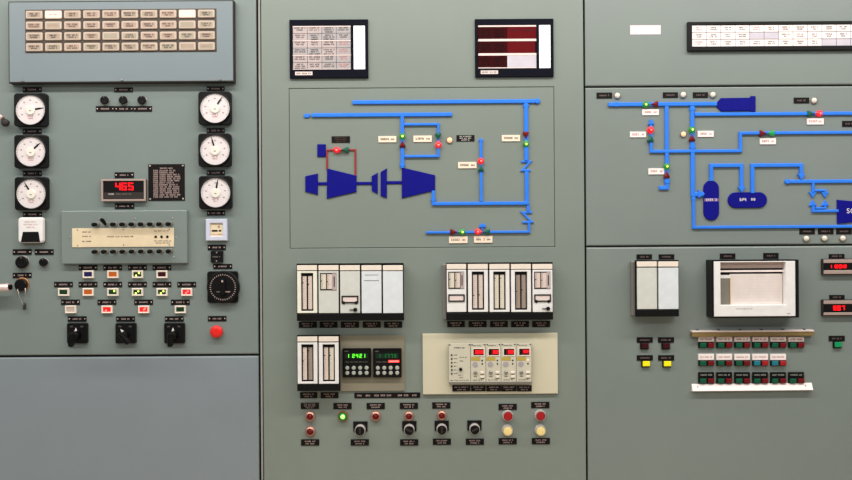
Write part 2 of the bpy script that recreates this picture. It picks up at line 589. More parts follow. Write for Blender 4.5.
# ------------------------------------------------------------------ LEFT CABINET
GN = 'black nameplates on the gauge cabinet'
h = 27
t = T('annunciator_box', 121, 42, h, 'wide pale blue-grey annunciator box of tan message tiles above the gauges', 'annunciator')
nb(t, BROWN).box(8.2, 0.6, 233.6, 82.4, -0.3, h - 2, 0.2).part('housing')
fp = nb(t, PAINT_A).box(9.2, 1.6, 232.8, 81.4, h - 3, h, 0.4).part('face_plate')
nb(t, TILEF).box(25.4, 9.2, 216.6, 52.4, h - 1, h + 1.5, 0.3).part('tile_frame')
R = random.Random(4)
lit = {(0, 1), (0, 8)}
for r_ in range(4):
    for c_ in range(10):
        x0, y0 = 26.3 + c_ * 19.1, 10.4 + r_ * 10.83
        m = TILEW if (r_, c_) in lit else (TILEG if (r_, c_) in {(1, 1), (2, 4), (1, 8)} else R.choice([TILE, TILE, TILEP, TILEG]))
        b = nb(t, TILER if m is not TILEW else m).box(x0 + 0.2, y0 + 0.1, x0 + 17.0, y0 + 8.2, h + 1, h + 6, 0.8, 1.2)
        b.use(m).box(x0 + 2.0, y0 + 1.6, x0 + 15.2, y0 + 6.7, h + 5, h + 6.1, 0.1)
        if (r_, c_) not in {(0, 1), (0, 8), (1, 1), (2, 4), (1, 8), (3, 8), (3, 9)}:
            b.use(R.choice([INKB, INKD, INKD]))
            b.letters(x0 + 2.5, x0 + 14.7, y0 + 3.3, 1.7, h + 6.3, fill=R.uniform(.65, 1))
            b.letters(x0 + 2.5, x0 + 14.7, y0 + 5.4, 1.5, h + 6.3, 3, fill=R.uniform(.4, .9))
        elif (r_, c_) in {(0, 1), (1, 1), (3, 9)}:
            b.use(INKR).letters(x0 + 3.5, x0 + 13.7, y0 + 4.2, 1.2, h + 6.3, fill=0.8)
        b.part('window_tile')
for x in (22.2, 121.6, 220):
    nb(t, STEEL).cyl(x, 80, [(1.2, h - 0.5), (1.2, h + 3), (0.8, h + 4)], 12).part('screw')


def gauge(cx, cy, ang, label):
    h = 24
    t = T('round_gauge', cx, cy, h, label, 'gauge', 'black square gauges in two columns')
    b = nb(t, BLACK).box(cx - 17.0, cy - 16.9, cx + 15.6, cy + 16.5, -0.3, h - 5, 0.7, 3.0)
    b.part('case')
    nb(t, BLACK).ring(cx, cy, [(16.4, h - 7), (16.2, h - 1), (15.6, h), (14.9, h), (14.7, h - 3.5), (14.7, h - 7)], 40).part('bezel')
    d = h - 3.8
    dl = nb(t, DIAL).cyl(cx, cy, [(14.75, h - 6.5), (14.75, d)], 40, False).part('dial')
    b = nb(t, INKD)
    for i in range(7):
        a = math.radians(210 - i * 40)
        x, y = cx + 9.6 * math.cos(a), cy - 9.6 * math.sin(a)
        b.letters(x - 1.1, x + 1.1, y, 1.1, d + 0.2, i, 1.0)
    for i in range(37):
        a = math.radians(210 - i * 240 / 36)
        r0 = 12.2 if i % 6 == 0 else 13.0
        ca, sa = math.cos(a), math.sin(a)
        q = lambda r, o: b.v(cx + r * ca - o * sa, cy - r * sa - o * ca, d + 0.2)
        o = 0.1
        b.f([q(r0, -o), q(14.0, -o), q(14.0, o), q(r0, o)])
    b.use(INKR).letters(cx - 3.6, cx + 3.6, cy + 6.6, 1.3, d + 0.2, 2, 1.0)
    b.letters(cx - 2.6, cx + 2.6, cy + 8.6, 1.2, d + 0.2, 3, 1.0)
    b.part('scale_markings', dl)
    a = math.radians(ang)
    ca, sa = math.cos(a), math.sin(a)
    q = lambda r, o: (cx + r * ca - o * sa, cy - r * sa - o * ca)
    nd = nb(t, BLACKM).poly([q(3, -0.75), q(8.6, -0.75), q(13.2, -0.14), q(13.2, 0.14), q(8.6, 0.75), q(3, 0.75)], d + 0.6, d + 1.6, 0.05).part('needle')
    nb(t, HUB).cyl(cx, cy + 0.4, [(4.7, d - 0.2), (4.7, d + 2.6), (4.2, d + 3.3)], 28, False).part('hub_cover')
    nb(t, GREYBOX).quad(cx - 1.1, cy + 0.6, cx + 1.1, cy + 1.5, d + 3.5).part('zero_screw')


gauge(29.9, 109.6, 8, 'black round-dial gauge, topmost in the left column')
gauge(30.2, 151.4, 42, 'black round-dial gauge, middle of the left column above the white trapezoid meter')
gauge(30.6, 193.6, 120, 'black round-dial gauge directly above the white meter with a black trapezoid')
gauge(214.7, 107.9, 57, 'black round-dial gauge, topmost of the right column under the annunciator box corner')
gauge(214.7, 150.0, 105, 'black round-dial gauge, middle of the right column')
gauge(215.3, 192.5, 80, 'black round-dial gauge directly above the small lavender-framed counter')
for a in ((22.6, 87.0, 41.4, 92.2, 'tucked under the annunciator box above the top left gauge'),
          (22.6, 128.7, 41.4, 134.0, 'between the topmost and middle gauges of the left column'),
          (22.8, 170.7, 41.6, 176.0, 'between the middle and lowest gauges of the left column'),
          (23.0, 212.0, 41.8, 216.8, 'between the lowest left gauge and the white trapezoid meter'),
          (114.2, 87.4, 132.8, 92.2, 'under the annunciator box above the middle black knob'),
          (206.6, 86.4, 224.4, 90.9, 'under the annunciator box above the top right gauge'),
          (206.6, 128.0, 224.6, 133.0, 'between the topmost and middle gauges of the right column'),
          (206.8, 170.2, 224.8, 175.2, 'between the middle and lowest gauges of the right column'),
          (207.0, 210.6, 225.0, 215.6, 'between the lowest right gauge and the lavender-framed counter'),
          (95.8, 106.0, 114.3, 111.6, 'under the leftmost of three black knobs'),
          (114.6, 106.0, 133.0, 111.6, 'under the middle of three black knobs'),
          (133.3, 106.0, 151.9, 111.6, 'under the rightmost of three black knobs'),
          (114.6, 172.2, 133.7, 177.9, 'above the red digit display'),
          (114.8, 203.2, 134.0, 208.9, 'below the red digit display'),
          (12.7, 249.2, 31.4, 254.8, 'above the large black knob below the white meter'),
          (34.6, 249.2, 53.4, 254.8, 'above the smaller black knob below the white meter'),
          (12.7, 272.7, 31.4, 278.0, 'above the key switch with hanging key'),
          (207.6, 244.7, 225.7, 250.2, 'under the lavender-framed counter'),
          (213.2, 263.9, 232.0, 268.9, 'above the big black dial switch'),
          (207.9, 316.0, 226.3, 321.3, 'above the red push button')):
    nameplate(*a, GN)
GK = 'three black knobs under the annunciator box'
for x, w in ((104.2, 'leftmost'), (122.9, 'middle'), (141.6, 'rightmost')):
    knob(x - 0.4, 99.9, 4.2, 12, w + ' of the three small black knobs below the annunciator box', GK)

# digital meter
h = 14
t = T('digital_meter', 123.3, 190, h, 'digital panel meter with three glowing red digits in a pinkish frame', 'digital meter')
nb(t, BROWN).box(101.4, 179.4, 145.5, 201.1, -0.3, h - 5).part('case')
nb(t, FRAMEP).frame(101, 179, 145.6, 201.2, 1.9, h - 5, h, 0.3).part('frame')
w = nb(t, BLACK).box(102.6, 180.6, 144, 199.6, h - 6, h - 2.5).part('display_window')
nb(t, BROWN).box(103, 192.2, 143.6, 199.4, h - 3, h - 2).part('lower_bezel')
for ch, x in (('4', 115.2), ('6', 121.4), ('5', 128.0)):
    nb(t, DIGRED).seven(ch, x, 182.8, 5.0, 7.2, h - 2.1, 1.1).part('digit', w)
b = nb(t, INKP)
b.letters(108, 114, 194, 1.3, h - 1.8, fill=1)
b.use(GREYBOX).letters(115.5, 131.5, 194, 1.2, h - 1.8, fill=1)
b.part('lettering')

# text plate
t = T('instruction_plate', 166.4, 182.4, 2, 'square black plate densely engraved with pink-white text and corner screws', 'sign')
nb(t, PLATE).box(148.3, 164.1, 184.6, 200.7, -0.3, 2, 0.15).part('plate')
b = nb(t, INKW)
b.letters(160, 173, 168.2, 1.3, 2.2, fill=1)
for i in range(14):
    y = 170.6 + i * 2.02
    x1 = [176, 174, 180, 181, 181, 180, 174, 178, 180, 180, 180, 180, 181, 178][i]
    b.letters(153, 158.6, y, 1.5, 2.2, i, 1.0)
    b.letters(159.2, x1, y, 1.5, 2.2, i + 50, 1.0)
b.part('lettering')
for x, y in ((150, 165.8), (182.9, 165.8), (150, 199), (182.9, 199)):
    nb(t, SCREW).dome(x, y, 0.95, 1.8, 1.2, 12, 3).part('screw')

# matrix box
h = 16
t = T('selector_box', 124, 237, h, 'flat grey-green selector box with cream plate between two rows of black toggles', 'switch box')
nb(t, PAINT_L).box(61.4, 210.6, 187.0, 263.5, -0.3, h, 0.6).part('housing')
p = nb(t, CREAM).box(72.3, 228, 174, 247, h - 0.5, h + 2, 0.15).part('cream_plate')
b = nb(t, INKB)
for y in (231.8, 236.2, 241.2):
    b.letters(82.5, 91.5, y, 1.2, h + 2.2, fill=1)
b.letters(107, 134, 236.6, 1.3, h + 2.2, fill=1)
b.letters(154, 169, 231.2, 1.0, h + 2.2, fill=1)
b.letters(154, 172, 241.2, 1.0, h + 2.2, fill=1)
b.letters(156, 170, 243.2, 1.0, h + 2.2, fill=1)
b.part('lettering', p)
for x in (156, 161.8, 167.6):
    nb(t, BLACK).cyl(x, 237, [(1.3, h + 1.5), (1.3, h + 3.5), (0.9, h + 4)], 14).part('jack', p)
for x, y in ((77.8, 229.7), (123.6, 229.7), (169.5, 229.6), (77.8, 245.2), (123.8, 245), (169.5, 245.2)):
    nb(t, GREYBOX).dome(x, y, 0.8, h + 1.8, 0.8, 10, 3).part('screw', p)
for x, y in ((70.2, 237.2), (176.4, 238), (99.4, 218.5), (135.2, 218.6), (172.7, 218.6), (173.4, 257.4)):
    nb(t, STEEL).dome(x, y, 0.95, h - 0.2, 1.4, 10, 3).part('screw')
for row, y in ((0, 224.2), (1, 251.3)):
    for i in range(9):
        x = 96.4 + i * 9.17
        lever_up = row == 0 and i == 1
        b = nb(t, GREYBOX).cyl(x + 0.9, y - 0.4, [(2.4, h - 0.2), (2.4, h + 4), (1.8, h + 5.5)], 14)
        s_ = b.part('toggle')
        b = nb(t, BLACKM)
        e = (-1.6, -4.2) if lever_up else (-1.0, 0.4)
        n = 14
        b.loft([[(x + 0.5 + e[0] * f + rr * math.cos(6.2832 * j / n), y + e[1] * f + rr * math.sin(6.2832 * j / n), h + dd) for j in range(n)]
                for f, rr, dd in ((0, 1.4, 5), (0.4, 1.7, 9), (0.9, 2.1, 16), (1.0, 1.9, 21), (1.0, 1.0, 23))], smooth=True)
        b.part('lever', s_)

# white trapezoid meter
h = 20
t = T('edge_meter', 31.0, 230.6, 14, 'white rounded meter with a black trapezoid window below the gauges', 'meter')
b = nb(t, DARK).box(19.4, 218.2, 43.8, 243.2, -0.3, 6, 0.3, 3).part('flange')
b = nb(t, WHITE)
rg = lambda i, d: [(x, y, d) for x, y in rrect(18.6 + i, 217.2 + i, 43.9 - i, 243.0 - i, 3.0)]
b.loft([rg(0, 5), rg(0.2, h - 4), rg(0.8, h - 1), rg(2.2, h)])
b.part('body')
nb(t, BLACK).poly([(23.8, 231.8), (39.4, 231.8), (41.0, 242.2), (21.6, 242.2)], h - 4, h + 1.0, 0.3).part('trapezoid_window')
b = nb(t, INKR)
for y, f in ((222, 0.7), (224.6, 0.9), (227.4, 0.5)):
    b.letters(23, 40, y, 1.1, h + 0.15, fill=f)
b.part('lettering')

# lavender counter
h = 14
t = T('hour_counter', 216.2, 229.8, h, 'small square counter in a lavender-white frame with a cream face', 'counter')
nb(t, LAV).frame(205.6, 218.9, 226.9, 240.7, 4.4, -0.3, h, 0.6).part('frame')
f_ = nb(t, CREAM).box(209.6, 222.9, 222.9, 236.7, 0, h - 5).part('face')
b = nb(t, BLACK).box(211.4, 229.9, 217.2, 231.6, h - 5.5, h - 4.4)
b.part('number_window', f_)
nb(t, BLACK).box(218.4, 229.9, 220.8, 231.6, h - 5.5, h - 4.4).part('number_window', f_)
nb(t, TILEG).cyl(218.6, 226.6, [(1.3, h - 5.5), (1.3, h - 4)], 12).part('reset_button', f_)
nb(t, INKR).letters(211, 222, 234.3, 1.0, h - 4.8, fill=1).part('lettering', f_)

t = T('terminal_block', 216.6, 256.8, 10, 'small black square block between two nameplates above the big dial', 'terminal block')
nb(t, BLACK).box(210.6, 251.0, 222.6, 262.4, -0.3, 10, 0.3).part('body')
nb(t, GREYBOX).letters(212, 221, 256.8, 1.4, 10.2, fill=1).part('lettering')
for y in (252.6, 261):
    nb(t, SCREW).dome(216.6, y, 0.7, 9.8, 1, 10, 3).part('screw')

# big dial switch
h = 26
cx, cy = 221.4, 287.4
t = T('dial_switch', cx, cy, h, 'large black dial switch with a ring of white dashes, above the red push button', 'switch')
nb(t, BLACK).box(cx - 15.6, cy - 16, cx + 15.2, cy + 16, -0.3, 10, 0.5, 2.5).part('base_plate')
cx += 0.9
dk = nb(t, BLACK).cyl(cx, cy, [(16.4, 8), (16.4, 16), (15.4, 19)], 48, False).part('dial_disc')
b = nb(t, INKW)
for i in range(36):
    a = 2 * math.pi * i / 36
    ca, sa = math.cos(a), math.sin(a)
    q = lambda r, o: b.v(cx + r * ca - o * sa, cy + r * sa + o * ca, 19.2)
    o = 0.3
    r0 = 11.9
    b.f([q(r0, -o), q(13.2, -o), q(13.2, o), q(r0, o)])
b.letters(cx - 6.2, cx - 1.6, cy + 4.6, 1.1, 19.2, fill=1)
b.quad(cx + 2.5, cy + 4.2, cx + 7.2, cy + 5.0, 19.2)
b.part('dial_markings', dk)
b = nb(t, BLACKM)
b.loft([[(cx + x, cy + y, d) for x, y in rrect(-2.6, -8.5 + i, 2.6, 8.5 - i, 2.0)] for d, i in ((18, 0), (h - 1, 0.2), (h, 0.8))])
g = b.part('grip')
nb(t, INKW).quad(cx - 0.8, cy - 7.2, cx + 0.8, cy - 5.2, h + 0.2).part('pointer_mark', g)

# knobs and the key
knob(21.0, 262.4, 6.3, 14, 'large black knob below the white trapezoid meter')
knob(42.6, 262.4, 4.2, 12, 'smaller black knob next to the large one, below the white meter')
t = T('key_switch', 19.6, 285.2, 14, 'black round key switch with a brass rim at the cabinet edge', 'key switch')
nb(t, GOLD).cyl(20.3, 284.6, [(7.0, -0.3), (7.1, 3), (6.5, 4)], 28).part('rim')
nb(t, BLACK).cyl(20.0, 285.2, [(6.3, 3.5), (6.2, 11), (5.4, 13.5)], 28, False).part('barrel')
t = T('hanging_key_ring', 20.0, 300, 16, 'thin wire loop with key hanging from the black key switch', 'key')
b = B(t).use(STEEL)


def tube(b, pts, r, n=8, closed=False):
    """round tube through points (px, py, depth mm); r in mm"""
    t = b.t
    k = t.k * 1000
    pv = [Vector(((x - t.cx) * k, -d, -(y - t.cy) * k)) for x, y, d in pts]
    rings = []
    N = len(pv)
    for i in range(N):
        a = pv[(i + 1) % N] if (closed or i < N - 1) else pv[i]
        c = pv[i - 1] if (closed or i) else pv[i]
        dr = (a - c).normalized()
        up = Vector((0, 1, 0)) if abs(dr.y) < 0.9 else Vector((1, 0, 0))
        s1 = dr.cross(up).normalized()
        s2 = dr.cross(s1).normalized()
        rings.append([pv[i] + (s1 * math.cos(2 * math.pi * j / n) + s2 * math.sin(2 * math.pi * j / n)) * r for j in range(n)])
    R = [[b.bm.verts.new(q / 1000) for q in rg] for rg in rings]
    prs = list(zip(R, R[1:])) + ([(R[-1], R[0])] if closed else [])
    for A, C in prs:
        for i in range(n):
            b.f([A[i], A[(i + 1) % n], C[(i + 1) % n], C[i]], True)
    if not closed:
        b.f(R[0])
        b.f(R[-1])


tube(b, [(17.4, 289, 14.2), (18.6, 296, 13.4), (21.4, 303.2, 11), (23.0, 305.6, 10), (24.4, 303, 10), (25.0, 295, 12), (25.0, 288, 13.6)], 1.4)
b.part('wire_loop')
nb(t, BROWN).box(22.0, 303, 24.5, 310, 7, 11.2, 0.3, 0.8).part('key_blade')

# levers at the cabinet edge
t = T('lever_handle', -6, 287.6, 30, 'bright metal lever with a dark tip jutting in from the cabinet edge', 'handle')
b = nb(t, LEVERM)
tube(b, [(-22, 288.6, 30), (-4, 288.0, 30), (5.0, 287.6, 30), (9.3, 287.3, 30)], 11, 14)
b.part('rod')
b = nb(t, BLACKM)
tube(b, [(9.1, 287.3, 30), (11.4, 287.2, 30)], 8, 14)
b.part('tip')
b = nb(t, STEEL)
tube(b, [(-20, 288.6, -0.3), (-20, 288.6, 32)], 13, 14)
b.part('post')
t = T('latch_lever', -2, 117, 26, 'small latch lever with a dark round end at the upper cabinet edge', 'handle')
b = nb(t, LEVERM)
tube(b, [(-14, 110, 22), (-4, 114.5, 24), (2.2, 118.2, 24)], 7, 12)
b.part('rod')
b = nb(t, BROWN)
b.cyl(4.4, 122.6, [(2.2, 12), (3.7, 16), (3.9, 22), (3.3, 27), (1.6, 29)], 20)
tube(b, [(2.0, 118.2, 24), (3.6, 121, 22)], 6, 10)
b.part('ball_end')
b = nb(t, STEEL)
tube(b, [(-12, 110.5, -0.3), (-12, 110.5, 24)], 9, 12)
b.part('post')

# square lamps with their plates
GL = 'nameplates over the square lamps'
rows = [
    (274.4, 265.0, 270.2, 'first row', [
        (87.6, INDIGO, 'dark indigo square lamp in a cream bezel', (), None), (112.3, AMBER, 'orange square lamp in the upper lamp row next to the indigo one', (), None),
        (137.0, GRNDEEP, 'green square lamp with two yellow bright spots, upper lamp row', ((-1.2, 1.2), (1.7, -1.3)), YGCORE), (161.5, MAROONDK, 'unlit dark maroon square lamp ending the upper lamp row', (), None)]),
    (292.2, 281.8, 287.2, 'second row', [
        (63.0, GRNDEEP, 'unlit dark green square lamp starting the middle lamp row', (), None), (87.6, AMBER, 'orange square lamp in the middle lamp row below the indigo one', (), None),
        (112.3, GRNDEEP, 'green square lamp with a single yellow spot in its corner', ((1.7, -1.1),), YGCORE), (137.0, GRNDEEP, 'green square lamp with faint spots directly below the upper green lamp', ((-1.5, 1.2), (1.0, -0.8)), YGCORE),
        (161.6, GRNDEEP, 'green square lamp with two yellow spots below the maroon lamp', ((-1.0, 1.2), (1.6, -0.9)), YGCORE), (186.3, REDLIT, 'lit red square lamp ending the middle lamp row', ((-0.6, 1.0), (1.4, -0.7)), REDCORE)]),
    (309.6, 299.6, 304.9, 'third row', [
        (70.0, PINKLENS, 'clear unlit square lamp starting the lowest lamp row', (), None), (106.5, REDGLOW, 'lit red square lamp second in the lowest lamp row', ((-0.8, 0.9),), REDCORE),
        (143.2, REDGLOW, 'lit red square lamp third in the lowest lamp row', ((0.4, 0.2), (1.5, -0.9)), REDCORE), (179.9, GRNDEEP, 'unlit dark green square lamp ending the lowest lamp row', (), None)]),
]
SHORT = {('first row', 0): 'dark indigo square lamp', ('first row', 1): 'orange square lamp of the upper lamp row', ('first row', 2): 'two-spot green lamp of the upper lamp row',
         ('first row', 3): 'unlit maroon square lamp', ('second row', 0): 'dark green lamp starting the middle lamp row', ('second row', 1): 'orange square lamp of the middle lamp row',
         ('second row', 2): 'green lamp with a single yellow spot', ('second row', 3): 'fourth lamp of the middle lamp row', ('second row', 4): 'green spotted lamp below the maroon lamp',
         ('second row', 5): 'red lamp ending the middle lamp row', ('third row', 0): 'clear lamp starting the lowest lamp row', ('third row', 1): 'red lamp nearer the clear lamp',
         ('third row', 2): 'red lamp nearer the lowest green lamp', ('third row', 3): 'dark green lamp ending the lowest lamp row'}
for cy, p0, p1, rn, items in rows:
    for cx, m, lab, sp, core in items:
        square_lamp(cx, cy, m, lab, sp, core or YGCORE)
        nameplate(cx - 9.0, p0, cx + 9.6, p1, 'over the ' + SHORT[(rn, items.index((cx, m, lab, sp, core)))], GL)


# pistol-grip switches
def grip_switch(cx, cy, ang, label, where):
    nameplate(cx - 9.3, cy - 17, cx + 9.3, cy - 11.7, 'over ' + where, GN)
    h = 62
    t = T('grip_switch', cx, cy, 10, label, 'switch', 'black grip switches above the cabinet seam')
    nb(t, BLACK).box(cx - 10.2, cy - 10.2, cx + 10.2, cy + 10.2, -0.3, 10, 0.4, 1.4).part('escutcheon')
    a = math.radians(ang)
    ca, sa = math.cos(a), math.sin(a)
    rot = lambda x, y: (cx + x * ca - y * sa, cy + x * sa + y * ca)
    b = nb(t, INKP)
    tri = [rot(-1.5, -2.2), rot(0, -5.8), rot(1.5, -2.2)]
    b.f([b.v(x - 1.2, y, 11.0 if False else 10.3) for x, y in tri])
    b.part('pointer_mark')
    b = nb(t, GREYBOX)
    for x in (-5.5, 5.0):
        b.letters(cx + x - 1.5, cx + x + 1.5, cy - 6.8, 1.2, 10.25, fill=1)
    b.part('lettering')
    nb(t, BLACK).cyl(cx, cy + 1.5, [(4.2, 9.5), (3.6, 20), (3.0, 44)], 24).part('shaft')
    b = nb(t, BLACK)
    q = lambda i: [rot(x, y) for x, y in rrect(-2.4 + i, -2.0 + i, 2.4 - i, 12.0 - i, 1.8)]
    b.loft([[(x, y, d) for x, y in q(i)] for d, i in ((40, 0.6), (44, 0.0), (h - 6, 0.0), (h, 0.8))])
    b.part('handle')


grip_switch(77.0, 333.3, 2, 'black grip switch below the clear lamp with handle hanging down', 'the grip switch below the clear square lamp')
grip_switch(125.5, 333.3, -42, 'black grip switch turned aslant between the two upright ones', 'the slanted middle grip switch')
grip_switch(174.2, 333.3, 0, 'black grip switch nearest the red push button, handle hanging down', 'the grip switch nearest the red button')
t = T('mushroom_button', 216.0, 332, 16, 'bright red round push button in the cabinet corner', 'push button')
nb(t, STEEL).cyl(216.1, 331.7, [(5.0, -0.3), (5.0, 4), (4.4, 5)], 24).part('collar')
nb(t, REDBTN).cyl(216.0, 331.9, [(5.6, 4), (6.3, 8), (6.2, 13), (5.0, 16), (2.5, 17)], 32).part('cap')

# ------------------------------------------------------------------ CENTRE CABINET
GC = 'black nameplates on the turbine cabinet'


def window_unit(x0, y0, x1, y1, label, red):
    h = 9
    t = T('annunciator_window', (x0 + x1) / 2, (y0 + y1) / 2, h, label, 'annunciator', 'message windows over the turbine diagram')
    ax0, ay0, ax1, ay1 = x0 + 3.2, y0 + 6.3, x0 + 61.3, y0 + 50.0
    nb(t, NAVYBLK).box(x0, y0, x1, y1, -0.3, h - 3, 0.1).part('back_box')
    nb(t, NAVYBLK).frame(x0, y0, x1, y1, (3.0, 6.2, 3.1, 8.6), h - 4, h, 0.3).part('bezel')
    nb(t, NAVYBLK).box(ax1 + 0.1, ay0 - 0.5, ax1 + 2.8, ay1 + 0.5, h - 3.5, h - 0.6).part('divider')
    nb(t, SCREEN).box(ax1 + 2.7, ay0, x1 - 3.0, ay1, h - 4, h - 1.6).part('light_strip')
    nb(t, PINKW).box(x0 + 5.5, y1 - 6.4, x0 + 22.8, y1 - 2.9, h - 0.5, h + 0.5).part('maker_plate')
    b = nb(t, GREYBOX).letters(x0 + 6.5, x0 + 21.8, y1 - 4.6, 1.6, h + 0.7, fill=1)
    b.part('lettering')
    if not red:
        cw, rh = (ax1 - ax0) / 4, (ay1 - ay0) / 6
        R = random.Random(9)
        for r in range(6):
            for c in range(4):
                X, Y = ax0 + c * cw, ay0 + r * rh
                off = 0.5 if r % 2 else 0.9
                b = nb(t, CARDG if (c == 3 or R.random() < .35) else CARDW).box(X + 0.2, Y + (0.9 if r % 2 == 0 else 0.25), X + cw - 0.2, Y + rh - (0.7 if r % 2 else 0.2), h - 4, h - 2.0)
                pale = c == 3 and r >= 2
                b.use(INKR if pale else (INKD if R.random() < .75 else INKB))
                for i in range(2 if R.random() < .6 else 3):
                    b.letters(X + 1.2, X + cw - 1.2, Y + 1.9 + i * 2.0, 1.35, h - 1.8, r * 9 + i, R.uniform(.6, 1))
                b.part('message_card')
        for y in (ay0, ay0 + 2 * rh - 0.3, ay0 + 4 * rh - 0.3, ay1 - 0.6):
            nb(t, PINKW).box(ax0, y - 0.1, ax1, y + 0.9, h - 4, h - 1.2).part('card_rail')
    else:
        for y in (ay0 - 0.1, ay0 + 13.6, ay0 + 27.9, ay1 - 1.6):
            nb(t, PINKW).box(ax0, y, ax1, y + 1.6 + (0.7 if 5 < y - ay0 < 40 else 0), h - 4, h - 1.4).part('card_rail')
        xm = ax0 + 28.8
        for r, (ya, yb) in enumerate(((1.7, 13.7), (16.2, 27.9), (30.2, 42.2))):
            for c in range(2):
                m = LILAC if (r, c) == (2, 1) else (DRED2 if c else DRED)
                xa, xb = (ax0, xm - 0.2) if c == 0 else (xm + 0.2, ax1 - (1.2 if r == 1 else 0))
                b = nb(t, m).box(xa, ay0 + ya, xb, ay0 + yb, h - 4, h - 2)
                if m != LILAC:
                    b.use(MAROONDK if c else BLACKM)
                    for x_ in ((xa + 2, xa + 13), (xa + 15, xb - 2)):
                        for i in range(3 if c == 0 else (1 if r == 0 else 0)):
                            b.letters(x_[0], x_[1], ay0 + ya + 3.2 + i * 2.9, 1.6, h - 1.8, i, 0.9)
                b.part('message_card')


window_unit(289.5, 19.5, 368.1, 77.9, 'dark-framed window of twenty-four pale message cards above the turbine diagram', False)
window_unit(475.1, 18.8, 553.6, 76.7, 'dark-framed window of dark red message cards with one pale blank card', True)

GP = 'blue pipe strips on the turbine diagram'
pipe([(352.6, 102.4), (539, 101.2)], 4.2, 'long blue pipe strip along the top of the turbine diagram', GP, blob=((537.5, 101.2, 'o'),))
pipe([(311.6, 115.3), (452, 114.4)], 4.2, 'second long blue pipe strip from the top of the turbine diagram', GP)
t = T('pipe_union', 307.2, 115.8, 4, 'small loose blue union at the end of the second long strip', 'mimic pipe', GP)
b = nb(t, BLUE).poly([(303.9, 114.2), (308.6, 113.6), (310.4, 115.4), (308.6, 117.8), (303.9, 117.6)], -0.3, 5, 0.5)
b.part('union')
pipe([(402.2, 116.4), (402.4, 168)], 4.0, 'blue vertical strip feeding the larger turbine symbol from above', GP, blob=((402.4, 165.2, 'o'),))
pipe([(404.2, 124.5), (438.2, 124.3), (438.4, 156.2), (404.4, 156.6)], 2.7, 'thin blue bypass loop beside the vertical strip', GP)
pipe([(480.9, 139.6), (481.1, 201.4)], 3.2, 'blue vertical strip standing on the lower strip in mid diagram', GP, blob=((480.9, 140.5, 'o'),))
pipe([(526.0, 103.4), (526.3, 160.6)], 4.4, 'blue vertical strip dropping from the top strip to the zigzag', GP, blob=((526, 105.6, 'o'),))
t = T('zigzag_strip', 526, 166, 5, 'upper blue zigzag on the tall vertical strip', 'mimic pipe', GP)
nb(t, BLUE).strip([(521.4, 161.4), (530.2, 161.6), (522.6, 170.2), (530.4, 170.2)], 2.3, 5, snap=False).part('strip')
pipe([(526.6, 171.4), (526.9, 204.4)], 4.4, 'blue vertical strip between the two zigzags', GP)
t = T('zigzag_strip', 527.5, 217, 5, 'lower blue zigzag near the diagram corner', 'mimic pipe', GP)
nb(t, BLUE).strip([(532, 212.2), (522.6, 212.6), (531.8, 221.8), (522.4, 222.2)], 2.3, 5, snap=False).part('strip')
pipe([(528.2, 205.4), (528.3, 211.6)], 3.4, 'short blue stub just above the lower zigzag', GP)
pipe([(529, 223), (529, 231.8), (426, 232.4)], 2.6, 'thin blue strip along the bottom of the turbine diagram', GP)
pipe([(433.4, 190.6), (433.4, 203.8), (529, 203.2)], 3.7, 'blue strip leaving the larger turbine and running to the tall strip', GP, blob=((433.4, 200, 'o'),))
GM = 'maroon strips around the small turbine'
pipe([(326.6, 150), (355.3, 149.7), (355.5, 175.5)], 2.0, 'maroon strip bending from the blue box down to the smaller turbine', GM, MAROON, 3.6)
pipe([(327, 151.2), (327.1, 169)], 2.0, 'short maroon strip dropping straight from the blue box to the turbine', GM, MAROON, 3.6)


def symbol(pts, label, name='turbine_symbol', cat='mimic symbol', d=4.5, group='navy machine symbols on the turbine diagram'):
    cx = sum(p[0] for p in pts) / len(pts)
    cy = sum(p[1] for p in pts) / len(pts)
    t = T(name, cx, cy, d, label, cat, group, solo=True)
    nb(t, NAVY).poly([t.lp(*p) for p in pts], -0.3, d, 0.4).solo()
    return t


symbol([(305.2, 176.2), (317.8, 173.4), (317.8, 194.8), (305.2, 191.6)], 'small navy trapezoid at the free end of the turbine shaft')
symbol([(327, 168.4), (356.5, 175.6), (356.4, 191.9), (326.8, 198.6)], 'navy tapering turbine symbol hung from the maroon strips')
symbol([(371.7, 176), (377.7, 172.7), (377.7, 194), (371.7, 190.8)], 'narrow navy coupling half nearer the smaller turbine')
symbol([(380.6, 172), (386.8, 168.2), (386.8, 198.2), (380.6, 195.8)], 'narrow taller navy coupling half nearer the larger turbine')
symbol([(401.8, 167.4), (435.2, 175.2), (435.1, 190.4), (401.8, 198.2)], 'largest navy tapering turbine symbol under the vertical blue strip')
symbol([(317.2, 144.2), (325.7, 144.2), (325.7, 156.7), (317.2, 156.7)], 'small upright navy box beside the red and green lamps', 'box_symbol')
for a, lab in (((317.8, 327, 183.7), 'short navy shaft bar between end trapezoid and smaller turbine'), ((356.5, 371.7, 183.4), 'navy shaft bar between smaller turbine and coupling'),
               ((386.8, 401.8, 182.6), 'navy shaft bar between coupling and largest turbine')):
    symbol([(a[0] - 0.1, a[2] - 1.5), (a[1] + 0.1, a[2] - 1.6), (a[1] + 0.1, a[2] + 1.4), (a[0] - 0.1, a[2] + 1.5)], lab, 'shaft_bar', d=3.5)

